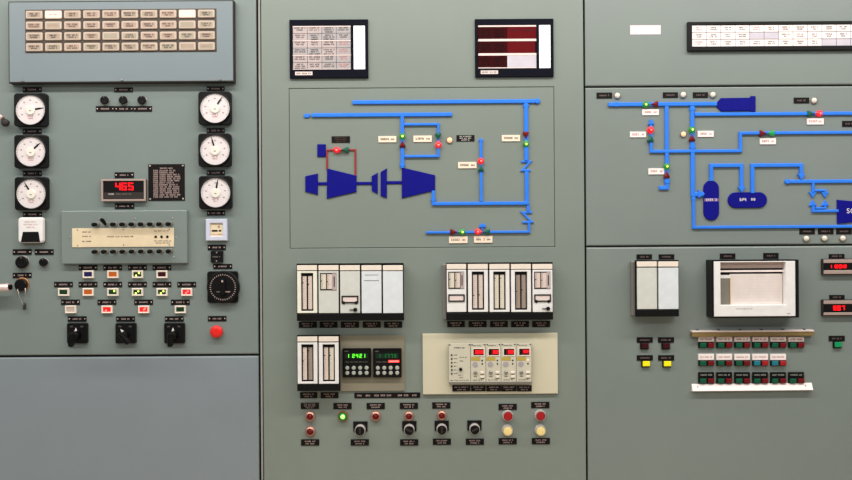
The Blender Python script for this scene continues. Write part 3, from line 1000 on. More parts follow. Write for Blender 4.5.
GV = 'two-lens valve symbols on the turbine diagram'
valve(336.3, 149.8, REDLIT, 345.7, 149.7, GRNDK, 'lying valve symbol on the maroon strip, red lens lit', GV, lit1=REDCORE)
valve(402.3, 136.0, GRNLIT, 402.4, 144.6, REDDK, 'valve symbol on the thick vertical strip above the largest turbine', GV, lit1=YGCORE)
valve(438.2, 135.4, GRNDK, 438.3, 144.8, REDLIT, 'valve symbol on the thin bypass loop, red lens lit', GV, lit2=REDCORE)
valve(481, 160.8, REDLIT, 481, 168.6, GRNDK, 'valve symbol halfway up the strip under the black plate', GV, lit1=REDCORE)
valve(526.1, 134.2, REDDK, 526.2, 143.8, GRNLIT, 'valve symbol on the tall strip near the diagram edge', GV, lit2=YGCORE)
valve(453.0, 232, REDDK, 462.4, 231.9, GRNLIT, 'lying valve symbol on the bottom strip, green lens lit', GV, lit2=YGCORE)
valve(477.8, 231.6, REDLIT, 487.2, 231.8, GRNDK, 'lying valve symbol on the bottom strip under the blue dome', GV, lit1=REDCORE)
t = T('actuator_dome', 482.6, 226.6, 6, 'small blue actuator dome over the lying bottom valve symbol', 'mimic symbol')
b = nb(t, BLUE)
b.poly([(479.2, 227.6), (479.8, 224.6), (482.5, 223.4), (485.2, 224.4), (485.9, 227.4)], -0.3, 6, 0.5)
b.part('dome')
nb(t, BLUE).box(481.8, 227.2, 483.4, 230.0, -0.3, 4, 0.2).part('stem')
GT = 'cream valve tags on the turbine diagram'
tag(378.3, 136.1, 396.4, 142.3, 'cream tag beside the green-over-red valve on the thick vertical strip', GT)
tag(413.4, 135.6, 431.8, 142.0, 'cream tag inside the thin bypass loop', GT)
tag(458.1, 162.0, 476.6, 168.3, 'cream tag beside the lone vertical strip below the black plate', GT)
tag(501.9, 135.0, 520.2, 141.3, 'cream tag beside the tall strip near the diagram edge', GT)
tag(449.0, 236.4, 467.6, 243.2, 'cream tag under the green-lit lying valve on the bottom strip', GT)
tag(474.0, 236.0, 492.4, 242.8, 'cream tag under the red-lit lying valve on the bottom strip', GT)
pilot(449.7, 139.9, 3.3, AMBERLIT, 'glowing amber lamp beside the black plate on the turbine diagram', 'amber lamps')
nameplate(456.5, 135.1, 474.5, 141.3, 'beside the glowing amber lamp on the turbine diagram', GC, False, 3, INKP)
nameplate(331.6, 136.2, 349.9, 142.7, 'over the lying valve symbol on the maroon strip', GC, False, 3, INKB)


# --- controller banks
def rack(x0, y0, x1, y1, hx0, label, h=40):
    t = T('module_rack', (x0 + x1) / 2, (y0 + y1) / 2, h, label, 'instrument rack', 'black racks of white controller modules')
    nb(t, STEEL).box(hx0, y0 + 1.5, x1 + 0.3, y1 - 1, -0.3, h - 18, 0.2).part('mounting_sleeve')
    nb(t, BLACKM).frame(x0, y0, x1, y1, (0.5, 0.7, 0.5, 6.6), h - 18, h, 0.2).part('housing')
    nb(t, BLACKM).box(x0 + 0.2, y0 + 0.2, x1 - 0.2, y1 - 0.2, h - 19, h - 16).part('back_plate')
    nb(t, BLACK).box(x0 + 0.4, y1 - 7.2, x1 - 0.4, y1 - 0.4, h - 1, h + 4, 0.4).part('lower_lip')


def scale(t, par, x0, x1, y0, y1, d, m, ptr):
    b = nb(t, m).box(x0, y0, x1, y1, d - 1, d)
    b.use(INKB)
    n = 14
    for i in range(n + 1):
        y = y0 + 1 + (y1 - y0 - 2) * i / n
        b.quad(x0 + 0.3, y - 0.12, x0 + (2.2 if i % 5 == 0 else 1.4), y + 0.12, d + 0.15)
    b.part('scale_strip', par)
    y = y0 + (y1 - y0) * ptr
    nb(t, BLACK).box(x0 - 0.3, y - 0.4, x0 + 1.0, y + 0.4, d - 0.5, d + 0.7).part('pointer', par)


def module(x0, x1, yl0, yl1, y0, y1, kind, label, ptr=(.3, .3), scales=(SCALEP, SCALEP), face=WHITEW, h=40):
    t = T('controller_module', (x0 + x1) / 2, (y0 + y1) / 2, h, label, 'controller', 'white controller modules')
    H = h + 3.5
    nb(t, mat('name_strip_cream', (240, 226, 212), 0.5)).box(x0, yl0, x1, yl1, h - 15, H, 0.2).part('name_strip')
    w = x1 - x0
    if 'g' in kind:      # twin vertical scales in a recessed slot
        a, c_, e, g_ = x0 + w * 0.19, y0 + 1.8, x1 - w * 0.19, y1 - 1.9
        nb(t, face).frame(x0, y0, x1, y1, (a - x0, c_ - y0, x1 - e, y1 - g_), h - 15, H, 0.25).part('face')
        mw = nb(t, BLACK).box(a - 0.2, c_ - 0.2, e + 0.2, g_ + 0.2, h - 14, h - 7).part('meter_window')
        xm = (a + e) / 2
        scale(t, mw, a + 1.4, xm - 0.8, c_ + 3.2, g_ - 1.8, h - 3.5, scales[0], ptr[0])
        scale(t, mw, xm + 0.8, e - 1.4, c_ + 3.2, g_ - 1.8, h - 3.5, scales[1], ptr[1])
    else:
        fc = nb(t, face).box(x0, y0, x1, y1, h - 15, H, 0.25).part('face')
    if 's' in kind:      # small meter window near the top
        a, c_, e, g_ = x0 + 1.5, y0 + 1.8, x1 - 2.0, y0 + 19
        mw = nb(t, BLACK).box(a, c_, e, g_, H - 0.5, H + 0.8, 0.1).part('meter_window')
        scale(t, mw, a + 1.0, a + 6.0, c_ + 1.1, g_ - 1.3, H + 1.8, SCALEC if 'k' not in kind else SCALEP, 0.45)
        scale(t, mw, a + 7.0, a + 12.6, c_ + 1.1, g_ - 1.3, H + 1.8, SCALEP, 0.5)
        b = nb(t, CARDW).box(e - 4.0, c_ + 0.4, e - 0.1, g_ - 0.4, H, H + 1.8)
        b.part('side_scale', mw)
        nb(t, BLACK).box(e - 2.6, c_ + 3.5, e - 1.7, g_ - 3.5, H + 1.0, H + 2.3).part('side_pointer', mw)
    if 'l' in kind:      # label slot
        yb = y0 + 24.4
        nb(t, BLACK).frame(x0 + 1.4, yb, x1 - 1.6, yb + 7.4, 1.25, H - 0.5, H + 3, 0.2).part('slot_frame')
        nb(t, PINKW).box(x0 + 2.2, yb + 0.8, x1 - 2.4, yb + 6.6, H - 0.5, H + 1.2).part('slot_card')
    if 'k' in kind:      # feet of the slot and a small knob
        yb = y0 + 31.4
        for x in (x0 + 3.4, x1 - 3.8):
            nb(t, BLACK).dome(x, yb, 1.8, H - 0.3, 4, 12, 4).part('clip')
        kb = nb(t, BLACK).cyl(x1 - 4.7, y1 - 3.4, [(2.0, H - 0.3), (1.9, H + 8), (1.4, H + 9)], 16).part('small_knob')
        nb(t, BLACK).box(x1 - 10.5, y1 - 3.7, x1 - 4.5, y1 - 3.2, H - 0.3, H + 3).part('stem', kb)
    if 'n' in kind:      # two printed lines
        b = nb(t, STEEL)
        b.box(x0 + 3.4, y0 + 3.4, x1 - 3.2, y0 + 4.0, H - 0.2, H + 0.4)
        b.part('ruled_line')
        nb(t, STEEL).box(x0 + 2.6, y0 + 9.0, x1 - 2.6, y0 + 9.6, H - 0.2, H + 0.4).part('ruled_line')


U = 'in the upper bank under the diagram start'
rack(296.7, 263.4, 403.7, 320.6, 296.9, 'black five-module rack under the small turbine')
module(297.4, 317.1, 265.2, 270.3, 271.2, 313, 'g', 'white module with tall twin scales, leftmost in the rack under the small turbine', (.2, .25))
module(318.8, 338.6, 265.2, 270.3, 271.2, 313, 's', 'white module with one small meter near its top and nothing below', face=WARMGREY)
module(340.3, 360.0, 265.2, 270.3, 271.2, 313, 'lk', 'white module with only a label slot and small knob near its bottom', face=WARMGREY)
module(361.7, 381.5, 265.2, 270.3, 271.2, 313, 'n', 'plain pale grey module with two ruled lines', face=GREYW)
module(383.1, 402.9, 265.2, 270.3, 271.2, 313, '', 'plain blank grey module ending the five-module rack under the small turbine', face=GREYW)
for x0, x1, w in ((298.7, 316.7, 'leftmost'), (319.7, 337.4, 'second'), (341, 359, 'middle'), (362.8, 380.7, 'fourth'), (384.1, 402.2, 'rightmost')):
    nameplate(x0, 321.7, x1, 327.8, 'under the ' + w + ' module of the rack below the small turbine', GC, False, 2)
rack(446.2, 262.5, 553.0, 320, 442.6, 'black five-module rack above the cream instrument panel')
module(446.8, 466.2, 264, 269, 269.8, 311.9, 'sl', 'white module with small meter above a bare label slot', face=WHITE)
module(468.1, 487.9, 264, 269, 269.8, 311.9, 'g', 'white module with tall twin scales, second from left above the cream panel', (.62, .6), (SCALEP, SCALEP), face=WHITE)
module(489.6, 509.4, 264, 269, 269.8, 311.9, 'g', 'white module with cream twin scales, middle of the rack above the cream panel', (.1, .1), (SCALEC, SCALEC), face=WHITE)
module(511.1, 530.9, 264, 269, 269.8, 311.9, 'g', 'white module with dull brown twin scales, fourth from left above the cream panel', (.5, .45), (SCALED, SCALED), face=WHITE)
module(532.6, 552.4, 264, 269, 269.8, 311.9, 'slk', 'white module with small meter, label slot and small knob', face=WHITE)
for x0, x1, w in ((447.2, 464.8, 'leftmost'), (468.7, 486.6, 'second'), (490.2, 507.8, 'middle'), (511.2, 529, 'fourth'), (532.3, 550.2, 'rightmost')):
    nameplate(x0, 321.1, x1, 327.2, 'under the ' + w + ' module of the rack above the cream panel', GC, False, 2)
rack(297, 335.4, 339.7, 391, 296.9, 'black two-module rack beside the green digit timers')
module(297.7, 317.4, 336.5, 341.4, 342.5, 383.6, 'g', 'white module with one pink and one dull scale in the two-module rack', (.42, .1), (SCALEP, SCALED), face=WHITE)
module(319, 338.7, 336.5, 341.4, 342.5, 383.6, 'g', 'white module with one pink and one cream scale next to the timers', (.25, .25), (SCALEP, SCALEC), face=WHITE)
nameplate(300, 392.3, 317.2, 398.3, 'under the left module of the two-module rack', GC, False, 2)
nameplate(320.6, 392.3, 338.4, 398.3, 'under the right module of the two-module rack, next to the timers', GC, False, 2)

# timers on their taupe plate
t = T('timer_plate', 372.4, 363.2, 5, 'plain taupe mounting plate behind the two digital timers', 'plate', solo=True)
nb(t, TAUPE).box(340.3, 335.2, 404.6, 391.1, -0.3, 5, 0.3).solo()


def timer(x0, label, digits, bright, bar):
    h = 16
    y0, y1, x1 = 348.6, 377.4, x0 + 28.4
    t = T('digital_timer', (x0 + x1) / 2, 363, h, label, 'timer', 'black digital timers')
    nb(t, BLACKM).box(x0, y0, x1, y1, 4.7, h - 2, 0.2, 0.8).part('case')
    nb(t, BLACKM).frame(x0, y0, x1, y1, 1.3, h - 4, h, 0.3).part('bezel')
    f = nb(t, BLACK).box(x0 + 1.2, y0 + 1.2, x1 - 1.2, y1 - 1.2, h - 3, h - 1.4).part('face')
    w = nb(t, GRNWIN).box(x0 + 2.4, y0 + 5.0, x1 - 3.0, y0 + 9.6, h - 2, h - 1.1).part('display_window')
    for ch, x in digits:
        nb(t, bright).seven(ch, x0 + x, y0 + 5.4, 2.3, 3.8, h - 0.8, 0.65).part('digit', w)
    b = nb(t, GREYBOX)
    b.letters(x0 + 2, x0 + 6, y0 + 2.7, 1.1, h - 1.2, fill=1)
    b.letters(x0 + 3, x1 - 3, y0 + 13.4, 0.9, h - 1.2, fill=1)
    b.part('lettering', f)
    if bar:
        nb(t, DIGRED).box(x0 + 15.2, y0 + 11.6, x0 + 26.2, y0 + 14.0, h - 1.6, h - 0.9).part('light_bar_glow')  # red glow around the lit bar, put in as an emissive margin
        nb(t, REDCORE).box(x0 + 15.8, y0 + 12.0, x0 + 25.6, y0 + 13.6, h - 1.5, h - 0.6).part('light_bar')
    for r in (19.3, 24.4):
        for c in range(4):
            x, y = x0 + 4.7 + c * 6.45, y0 + r
            nb(t, GREYBTN).cyl(x, y, [(2.0, h - 1.6), (2.0, h), (1.5, h + 0.8)], 14).part('button')


timer(342.5, 'black digital timer with bright green digits', (('1', 4.2), ('2', 9.8), ('4', 13.4), ('2', 17.0), ('1', 20.4)), DIGGRN, False)
timer(373.1, 'black digital timer with dim green digits and a glowing red bar', (('1', 5), ('1', 10.5), ('7', 14), ('7', 17.5), ('5', 21)), DIGGRD, True)
t = T('label_strip', 387, 395.4, 2, 'long black lettered strip under the taupe timer plate', 'nameplate')
nb(t, PLATE).box(354.4, 392.7, 420.2, 398.0, -0.3, 2, 0.15).part('plate')
for x in (356, 364.6, 373.2, 379.6, 385.6, 396.6, 402.8, 411):
    nb(t, INKW).letters(x, x + 7, 395.4, 1.9, 2.2, fill=0.85).part('lettering')

# cream rack panel
t = T('mounting_panel', 490.2, 363.8, 8, 'wide cream rectangular panel carrying the rack with red displays', 'panel', solo=True)
nb(t, CREAM2).box(422.7, 333.4, 557.8, 394.1, -0.3, 8, 0.5).solo()
h = 26
t = T('instrument_rack', 490.4, 363, h, 'cream instrument rack with four small red displays and a control column', 'instrument rack')
nb(t, BROWN).box(449.2, 344.4, 531.6, 382.6, 7.7, h - 3).part('case')
nb(t, STEEL).box(448.6, 381.6, 532.2, 384.0, 7.7, h - 1, 0.3).part('lower_rail')


def rackmodule(x0, x1):
    return nb(t, RACKW).box(x0 + 0.2, 343.2, x1 - 0.2, 382.0, h - 4, h, 0.25)


pm = rackmodule(448.8, 470.6).part('control_column')
b = nb(t, INKD)
b.letters(454, 465, 347.6, 1.2, h + 0.2, fill=1)
for i in range(6):
    b.letters(453.6, 457.8, 354.8 + i * 3.7, 0.9, h + 0.2, i, 0.9)
b.letters(459, 467, 357.2, 1.0, h + 0.2, fill=1)
b.letters(459.5, 463.5, 360.8, 1.1, h + 0.2, fill=1)
b.letters(458, 463.6, 375, 1.0, h + 0.2, fill=1)
b.letters(459, 463, 377.4, 1.0, h + 0.2, fill=1)
b.letters(450, 469, 380.2, 0.9, h + 0.2, fill=1)
b.part('lettering', pm)
for i in range(6):
    nb(t, BROWN).cyl(451.7, 354.8 + i * 3.7, [(0.9, h - 0.3), (0.9, h + 1.5), (0.5, h + 2)], 10).part('indicator', pm)
nb(t, BLACK).cyl(460.6, 369, [(1.7, h - 0.3), (1.6, h + 5), (1.2, h + 6)], 14).part('knob', pm)
for i in range(4):
    x0 = 470.6 + i * 15.25
    mp = rackmodule(x0, x0 + 15.25).part('meter_column')
    X = x0 + 2.6
    nb(t, BEZELW).frame(X - 0.6, 348.0, X + 11.4, 356.2, 0.9, h - 0.3, h + 1.6, 0.2).part('display_frame', mp)
    nb(t, BLACK).box(X, 348.6, X + 10.8, 355.6, h - 0.3, h + 0.8).part('display_window', mp)
    gx = (1.6, 3.2, 2.8, 3.4)[i]
    nb(t, DIGGLOW).box(X + gx, 349.6, X + 10.4, 354.6, h + 0.5, h + 1.1).part('display_glow', mp)
    b = nb(t, DIGRED)
    for j in range(2 if i else 3):
        b.box(X + 10.0 - 2.6 * (j + 1), 350.3, X + 9.8 - 2.6 * j - 0.3, 353.6 if i != 3 else 352.6, h + 1.0, h + 1.5)
    b.part('digit', mp)
    nb(t, YELTAG).box(x0 + 0.6, 357.1, x0 + 9.6, 360.6, h - 0.3, h + 0.6).part('yellow_label', mp)
    nb(t, CARDG).cyl(x0 + 4.6, 364.4, [(2.9, h - 0.3), (2.8, h + 0.7)], 18).part('round_label', mp)
    for y in (360.5, 363.9):
        nb(t, AMBERLIT if (i == 3 and y < 362) else BROWN).dome(x0 + 11.6, y, 0.95 if not (i == 3 and y < 362) else 1.2, h - 0.2, 1.6, 10, 3).part('lamp', mp)
    nb(t, STEEL).cyl(x0 + 4.8, 372.4, [(1.9, h - 0.3), (1.8, h + 4), (1.1, h + 5)], 16).part('dial', mp)
    b = nb(t, INKD)
    b.letters(x0 + 2, x0 + 11, 345.6, 1.0, h + 0.2, fill=1)
    b.letters(x0 + 3, x0 + 7, 376.6, 1.0, h + 0.2, fill=1)
    b.letters(x0 + 2, x0 + 12, 380, 0.9, h + 0.2, 2, fill=1)
    b.part('lettering', mp)
    for y in (372.6, 376.8):
        nb(t, BEZELW).box(x0 + 9.6, y - 1.1, x0 + 13.4, y + 1.1, h - 0.3, h + 3, 0.3).part('rocker', mp)
        nb(t, BROWN).box(x0 + 9.6, y + 1.1, x0 + 13.4, y + 1.7, h - 0.3, h + 1.5).part('rocker_base', mp)
for x in (449.9, 469.4, 472.2, 484.4, 487.4, 499.6, 502.6, 514.9, 517.9, 530.4):
    nb(t, BROWN).dome(x, 344.7, 0.8, h - 0.2, 1.2, 10, 3).part('screw')
GR = 'black tags along the foot of the cream panel'
for x0, x1, w in ((452.4, 470.4, 'the plain control column'), (471.0, 485.8, 'the first red display column'), (486.4, 501.2, 'the second red display column'), (501.5, 516.6, 'the third red display column'), (517, 531.8, 'the fourth red display column')):
    t2 = T('nameplate', (x0 + x1) / 2, 388.4, 11, 'black tag on the cream panel under ' + w, 'nameplate', GR)
    nb(t2, PLATE).box(x0, 385.4, x1, 391.4, 7.7, 11, 0.15).part('plate')
    b = nb(t2, INKW)
    b.letters(x0 + 2, x1 - 2, 387.2, 1.2, 11.2, fill=1)
    b.letters(x0 + 2, x1 - 2, 389.6, 1.2, 11.2, 4, fill=.7)
    b.part('lettering')

# lower row of lamps, key switches and buttons
GB = 'brass-ringed lamps along the turbine cabinet foot'


def low_plate(x0, y0, where, lines=2, w=18.2):
    nameplate(x0, y0, x0 + w, y0 + 6.2, where, GC, False, lines, INKW)


low_plate(300.7, 402.9, 'above the pair of stacked red brass-ringed lamps', 3)
round_lamp(309.8, 417.0, 5.2, REDDK, 'unlit red brass-ringed lamp, upper of the stacked pair', GB)
round_lamp(310.0, 432.0, 5.2, REDDK, 'unlit red brass-ringed lamp, lower of the stacked pair', GB)
low_plate(301.0, 439.4, 'below the pair of stacked red brass-ringed lamps')
low_plate(333.4, 403.0, 'above the bright green lamp')
round_lamp(342.8, 416.8, 5.3, GRNLIT, 'bright green lit round lamp', GB, ring=GOLD, rr=0.8, core=GRNBRIGHT)
low_plate(366.6, 403.0, 'above the lone red lamp next to the green one')
round_lamp(375.6, 416.7, 5.2, REDDK, 'unlit red brass-ringed lamp standing alone next to the green one', GB)
low_plate(399.8, 402.8, 'above the red lamp nearest the long black label strip')
round_lamp(408.9, 416.6, 5.0, REDDK, 'unlit red brass-ringed lamp over the second chrome switch from the left', GB)
low_plate(432.2, 402.4, 'above the red lamp under the cream panel corner')
round_lamp(441.8, 415.9, 5.0, REDDK, 'unlit red brass-ringed lamp over the third chrome switch from the left', GB)


def chrome_switch(cx, cy, label, ang):
    h = 26
    t = T('chrome_switch', cx, cy, h, label, 'switch', 'chrome knobs on black squares')
    nb(t, BLACK).box(cx - 7.2, cy - 7.8, cx + 7.2, cy + 2.4, -0.3, 3, 0.2).part('legend_plate')
    nb(t, SATIN).ring(cx, cy, [(5.3, 2.5), (5.3, h - 6), (5.0, h - 2), (4.75, h - 1), (4.6, h - 3), (4.6, 3)], 28).part('collar')
    k_ = nb(t, BLACK).cyl(cx, cy + 0.2, [(4.55, 4), (4.55, h - 2), (4.0, h)], 24, False).part('knob')
    a = math.radians(ang)
    ca, sa = math.cos(a), math.sin(a)
    rot = lambda x, y: (cx + x * ca - y * sa, cy + x * sa + y * ca)
    nb(t, BROWN).poly([rot(-3.2, -1), rot(3.2, -1), rot(3.2, 1), rot(-3.2, 1)], h - 1, h + 3, 0.2).part('lever', k_)


for cx, cy, ang, lab, pl in ((359.8, 431.0, 90, 'chrome knob on a black square between the green and lone red lamps', 'under the leftmost chrome switch'),
                             (409.2, 430.6, 25, 'chrome knob under the red lamp nearest the long label strip', 'under the second chrome switch from the left'),
                             (441.9, 430.2, 90, 'chrome knob under the red lamp below the cream panel', 'under the third chrome switch from the left'),
                             (474.9, 429.9, -25, 'chrome knob with no lamp above, last of the chrome switches', 'under the chrome switch with no lamp')):
    chrome_switch(cx, cy, lab, ang)
    low_plate(cx - 9.1, 439.4 if cx < 420 else 438.7, pl)
GPB = 'chrome-collared push buttons under the cream panel corner'
low_plate(498.6, 403.9, 'above the left red push button')
push_button(508.1, 416.4, REDDK if False else mat('button_red', (168, 18, 24), 0.4), 'red chrome-collared push button nearer the chrome switches', GPB)
push_button(507.9, 431.2, YELBTN, 'pale yellow chrome-collared push button nearer the chrome switches', GPB)
low_plate(498.6, 438.2, 'below the left pale yellow push button')
low_plate(531.2, 402.0, 'above the right red push button')
push_button(540.7, 416.1, MATS['button_red'], 'red chrome-collared push button nearest the cabinet seam', GPB)
push_button(541.0, 431.2, YELBTN, 'pale yellow chrome-collared push button nearest the cabinet seam', GPB)
low_plate(531.8, 438.1, 'below the right pale yellow push button')

# ------------------------------------------------------------------ RIGHT CABINET
GD = 'black nameplates on the vessel cabinet'
t = T('paper_sticker', 645.5, 29.7, 0.6, 'small blank white-pink paper sticker above the cabinet seam', 'sticker', solo=True)
nb(t, mat('sticker_paper', (232, 216, 222), 0.6, var=0.05, scale=60)).box(630.2, 25.2, 660.8, 34.4, -0.2, 0.6).solo()

h = 12
t = T('annunciator_strip', 786, 35.6, h, 'long black-framed annunciator strip of white cards in three rows', 'annunciator')
nb(t, BLACK).box(688, 21.2, 886, 50.2, -0.3, h - 4, 0.2).part('back_box')
nb(t, BLACK).frame(688, 21.2, 886, 50.2, (4.2, 3.4, 4.2, 4.4), h - 5, h, 0.4).part('frame')
R = random.Random(21)
blank = {(1, 4), (1, 5), (2, 9), (2, 10), (2, 11)}
for r in range(3):
    for c in range(13):
        x0, y0 = 692.2 + c * 14.45, 24.5 + r * 7.15
        b = nb(t, TAGW if (r, c) not in blank else LILAC).box(x0 + 0.25, y0 + 0.3, x0 + 14.2, y0 + 6.9, h - 5, h - 2.4)
        if (r, c) not in blank:
            b.use(R.choice([INKB, INKD, INKD]) if (r, c) not in {(0, 0), (0, 4), (2, 0)} else INKR)
            b.letters(x0 + 3, x0 + 11.4, y0 + 2.4, 1.4, h - 2.2, fill=R.uniform(.7, 1))
            b.letters(x0 + 3, x0 + 11.4, y0 + 4.5, 1.4, h - 2.2, 7, fill=R.uniform(.5, .9))
        b.part('message_card')

GQ = 'blue pipe strips on the vessel diagram'
pipe([(608.2, 104.6), (716.6, 103.8)], 4.2, 'blue strip running into the pointed end of the horizontal navy vessel', GQ, blob=((616.6, 104.5, 'o'),))
pipe([(666.5, 106), (667.3, 187.8), (659, 187.8)], 4.2, 'thick blue strip dropping past the crossing and ending in a hook', GQ, blob=((667.2, 181.6, 'o'),))
pipe([(692.2, 106), (692.9, 194.4), (703.6, 194.0)], 4.5, 'thick blue strip dropping from top line to the upright capsule tank', GQ, blob=((692.3, 108.8, 'o'), (692.6, 147.0, 'o'), (700.5, 194.1, 'r')))
pipe([(693.4, 196.4), (693.6, 227.4), (925, 226.2)], 3.2, 'blue strip along the bottom of the vessel diagram', GQ, blob=((693.4, 198.8, 'o'),))
pipe([(694.6, 114.4), (925, 112.8)], 3.7, 'blue strip running under the horizontal vessel to the diagram edge', GQ)
pipe([(650.9, 120), (651.0, 151.5), (740.4, 151.2), (740.4, 133.2), (925, 132.2)], 3.3, 'stepped blue strip crossing both thick strips', GQ, blob=((651, 122.6, 'u'),))
pipe([(711.2, 181), (711.2, 165.6), (741.3, 165.4), (741.4, 189.6)], 4.0, 'blue strip arching from the upright capsule to the lying capsule', GQ, blob=((741.4, 189.2, 'd'),))
pipe([(752.4, 193), (752.4, 165.4), (801.0, 165.2), (801.1, 178.0)], 4.0, 'blue strip arching from the lying capsule to the header', GQ, blob=((801, 176.4, 'd'),))
pipe([(787.4, 181.6), (925, 181.0)], 3.8, 'blue header strip with a round end above the four small triangles', GQ, blob=((787.2, 181.7, 'o'),))
pipe([(813, 183), (813, 192.6)], 3.0, 'short blue stub hanging from the header over the first triangle pair', GQ)
pipe([(814.4, 190.4), (825.2, 190.3), (825.2, 193)], 2.6, 'short blue elbow over the second triangle pair', GQ)
pipe([(813, 206), (813.1, 211.0), (838, 210.8)], 3.0, 'blue strip from the triangles to the navy trapezoid', GQ)
pipe([(815, 208.0), (825.2, 207.9), (825.2, 206.0)], 2.2, 'thin blue elbow under the second triangle pair', GQ)
for x, y, s_, lab in ((813, 194.6, 1, 'blue triangle pointing down under the header stub'), (825.2, 194.6, 1, 'blue triangle pointing down under the short elbow'),
                      (813, 203.2, -1, 'blue triangle pointing up below the header stub'), (825.2, 203.2, -1, 'blue triangle pointing up below the short elbow')):
    t = T('triangle_symbol', x, y, 5, lab, 'mimic symbol', 'small blue triangles', solo=True)
    nb(t, BLUE).poly([(x - 4.0, y - 2.6 * s_), (x + 4.0, y - 2.6 * s_), (x, y + 3.4 * s_)], -0.3, 5.5, 0.4).solo()


def vessel(pts, label, name, txt=None, strip=None, flange=None, d=5):
    cx = sum(p[0] for p in pts) / len(pts)
    cy = sum(p[1] for p in pts) / len(pts)
    t = T(name, cx, cy, d, label, 'mimic symbol', 'navy vessels on the vessel diagram')
    nb(t, NAVY).poly(pts, -0.3, d, 0.5).part('body')
    if flange:
        nb(t, NAVY).box(*flange, -0.3, d + 1, 0.3).part('flange')
    if txt:
        for a in txt:
            nb(t, INKP).letters(*a, d + 0.2, fill=1).part('lettering')
    return t


vessel([(716.4, 103), (721.2, 97.9), (752, 97.7), (752, 110.9), (721.2, 111.2), (716.4, 106)], 'horizontal navy vessel with a pointed end and end flange', 'vessel_symbol', flange=(750.8, 96.2, 755.6, 111.8))
t = vessel(rrect(703.7, 180.4, 719.2, 220.4, 7.7, 6), 'upright navy capsule tank with a lettered band', 'tank_symbol', txt=((705, 718, 199.8, 2.3),))
nb(t, mat('band_lilac', (120, 90, 150), 0.5)).box(704.2, 198.3, 718.8, 201.4, 4.8, 5.1).part('label_band')
vessel(rrect(728, 192.2, 767.3, 207.9, 7.8, 6), 'lying navy capsule tank with white lettering', 'tank_symbol', txt=((738.5, 748, 199.6, 2.9), (750, 756.8, 199.4, 2.9)))
t = vessel([(837.4, 199.6), (880, 203.6), (880, 219.6), (837.4, 223.6)], 'navy trapezoid with white lettering at the diagram edge', 'compressor_symbol')
nb(t, INKP).text('S', 848.2, 211.0, 5.0, 5.2).part('letter')
nb(t, INKP).text('C', 852.6, 211.0, 5.0, 5.2).part('letter')

GW = 'two-lens valve symbols on the vessel diagram'
valve(646.0, 104.2, GRNLIT, 655.8, 104.0, REDDK, 'lying valve symbol on the strip before the horizontal vessel', GW, lit1=YGCORE)
valve(651.2, 129.6, REDLIT, 651.0, 138.8, GRNDK, 'upright valve symbol at the start of the stepped strip', GW, lit1=REDCORE, r=3.3)
valve(692.6, 129.4, GRNLIT, 692.6, 138.4, REDDK, 'upright valve symbol between two white lamps and the crossing', GW, lit1=YGCORE)
valve(667.2, 166.2, GRNLIT, 667.3, 175.2, REDDK, 'upright valve symbol just above the hooked strip end', GW, lit1=YGCORE)
valve(811.0, 113.3, GRNDK, 820.4, 113.2, REDLIT, 'lying valve symbol with red lens lit on the line under the vessel', GW, lit2=REDCORE)
valve(763.0, 133.1, REDDK, 772.4, 133.0, GRNMID, 'lying valve symbol on the raised part of the stepped strip', GW)
GX = 'white valve tags on the vessel diagram'
for a in ((642.4, 109.2, 658.9, 115.1, 'white tag under the lying valve before the horizontal vessel'),
          (630.1, 131.6, 646.2, 137.3, 'white tag beside the valve starting the stepped strip'),
          (697.8, 130.8, 713.8, 136.9, 'white tag beside the upright valve near the amber lamp'),
          (648.5, 168.3, 664.4, 174.4, 'white tag beside the valve above the hooked strip'),
          (807.2, 118.2, 823.9, 124.5, 'white tag under the red-lit lying valve below the vessel line'),
          (760.0, 138.2, 776.0, 144.3, 'white tag under the lying valve on the stepped strip')):
    tag(*a, GX, TAGW, INKR)
pilot(684.0, 134.0, 3.1, AMBERLIT, 'small amber lamp beside the upright valve and its white tag', 'amber lamps')
GZ = 'white round lamps on the vessel diagram'
for x, y, lab in ((617.8, 95.2, 'white lamp at the start of the vessel diagram'), (683.8, 94.4, 'white lamp above the first thick crossing strips'), (713.5, 94.4, 'white lamp just above the vessel point'),
                  (815.0, 100.2, 'white lamp above the red-lit lying valve'), (807.2, 238.6, 'white lamp, leftmost of three under the bottom strip'), (825.5, 238.3, 'white lamp, middle of three under the bottom strip'),
                  (843.8, 238.3, 'white lamp, rightmost of three under the bottom strip')):
    pilot(x, y, 3.5, WHITELENS, 'round ' + lab, GZ)
for a in ((596.6, 92.5, 612.2, 98.4, 'beside the white lamp at the diagram start'), (663.0, 92.2, 678.0, 97.8, 'beside the white lamp above the thick strips'), (693.0, 92.2, 708.1, 97.8, 'beside the white lamp above the vessel point'),
          (793.9, 97.5, 809.3, 103.3, 'beside the white lamp above the red-lit lying valve'), (842.4, 120.8, 858.0, 126.7, 'between two blue strips at the diagram edge'),
          (799.6, 228.5, 815.0, 234.3, 'over the leftmost of three low white lamps'), (818.2, 228.4, 833.6, 234.2, 'over the middle of three low white lamps'), (836.4, 228.4, 851.9, 234.2, 'over the rightmost of three low white lamps')):
    nameplate(*a, GD, False, 1, INKDIM)

# two-module rack
nameplate(636.7, 254.3, 652.0, 259.4, 'on top of the two-module blank rack, left one', GD, False, 1, INKDIM)
nameplate(658.8, 254.3, 674.3, 259.4, 'on top of the two-module blank rack, nearer the recorder', GD, False, 1, INKDIM)
rack(636.3, 260.2, 678.9, 316.6, 633.2, 'black rack holding two blank modules beside the recorder')
module(636.9, 656.6, 261.4, 266.6, 267.7, 309, '', 'blank warm white module, left of the pair beside the recorder', face=WARMGREY)
module(658.4, 678.2, 261.4, 266.6, 267.7, 309, '', 'blank cool grey module of the pair, nearer the recorder', face=GREYW)

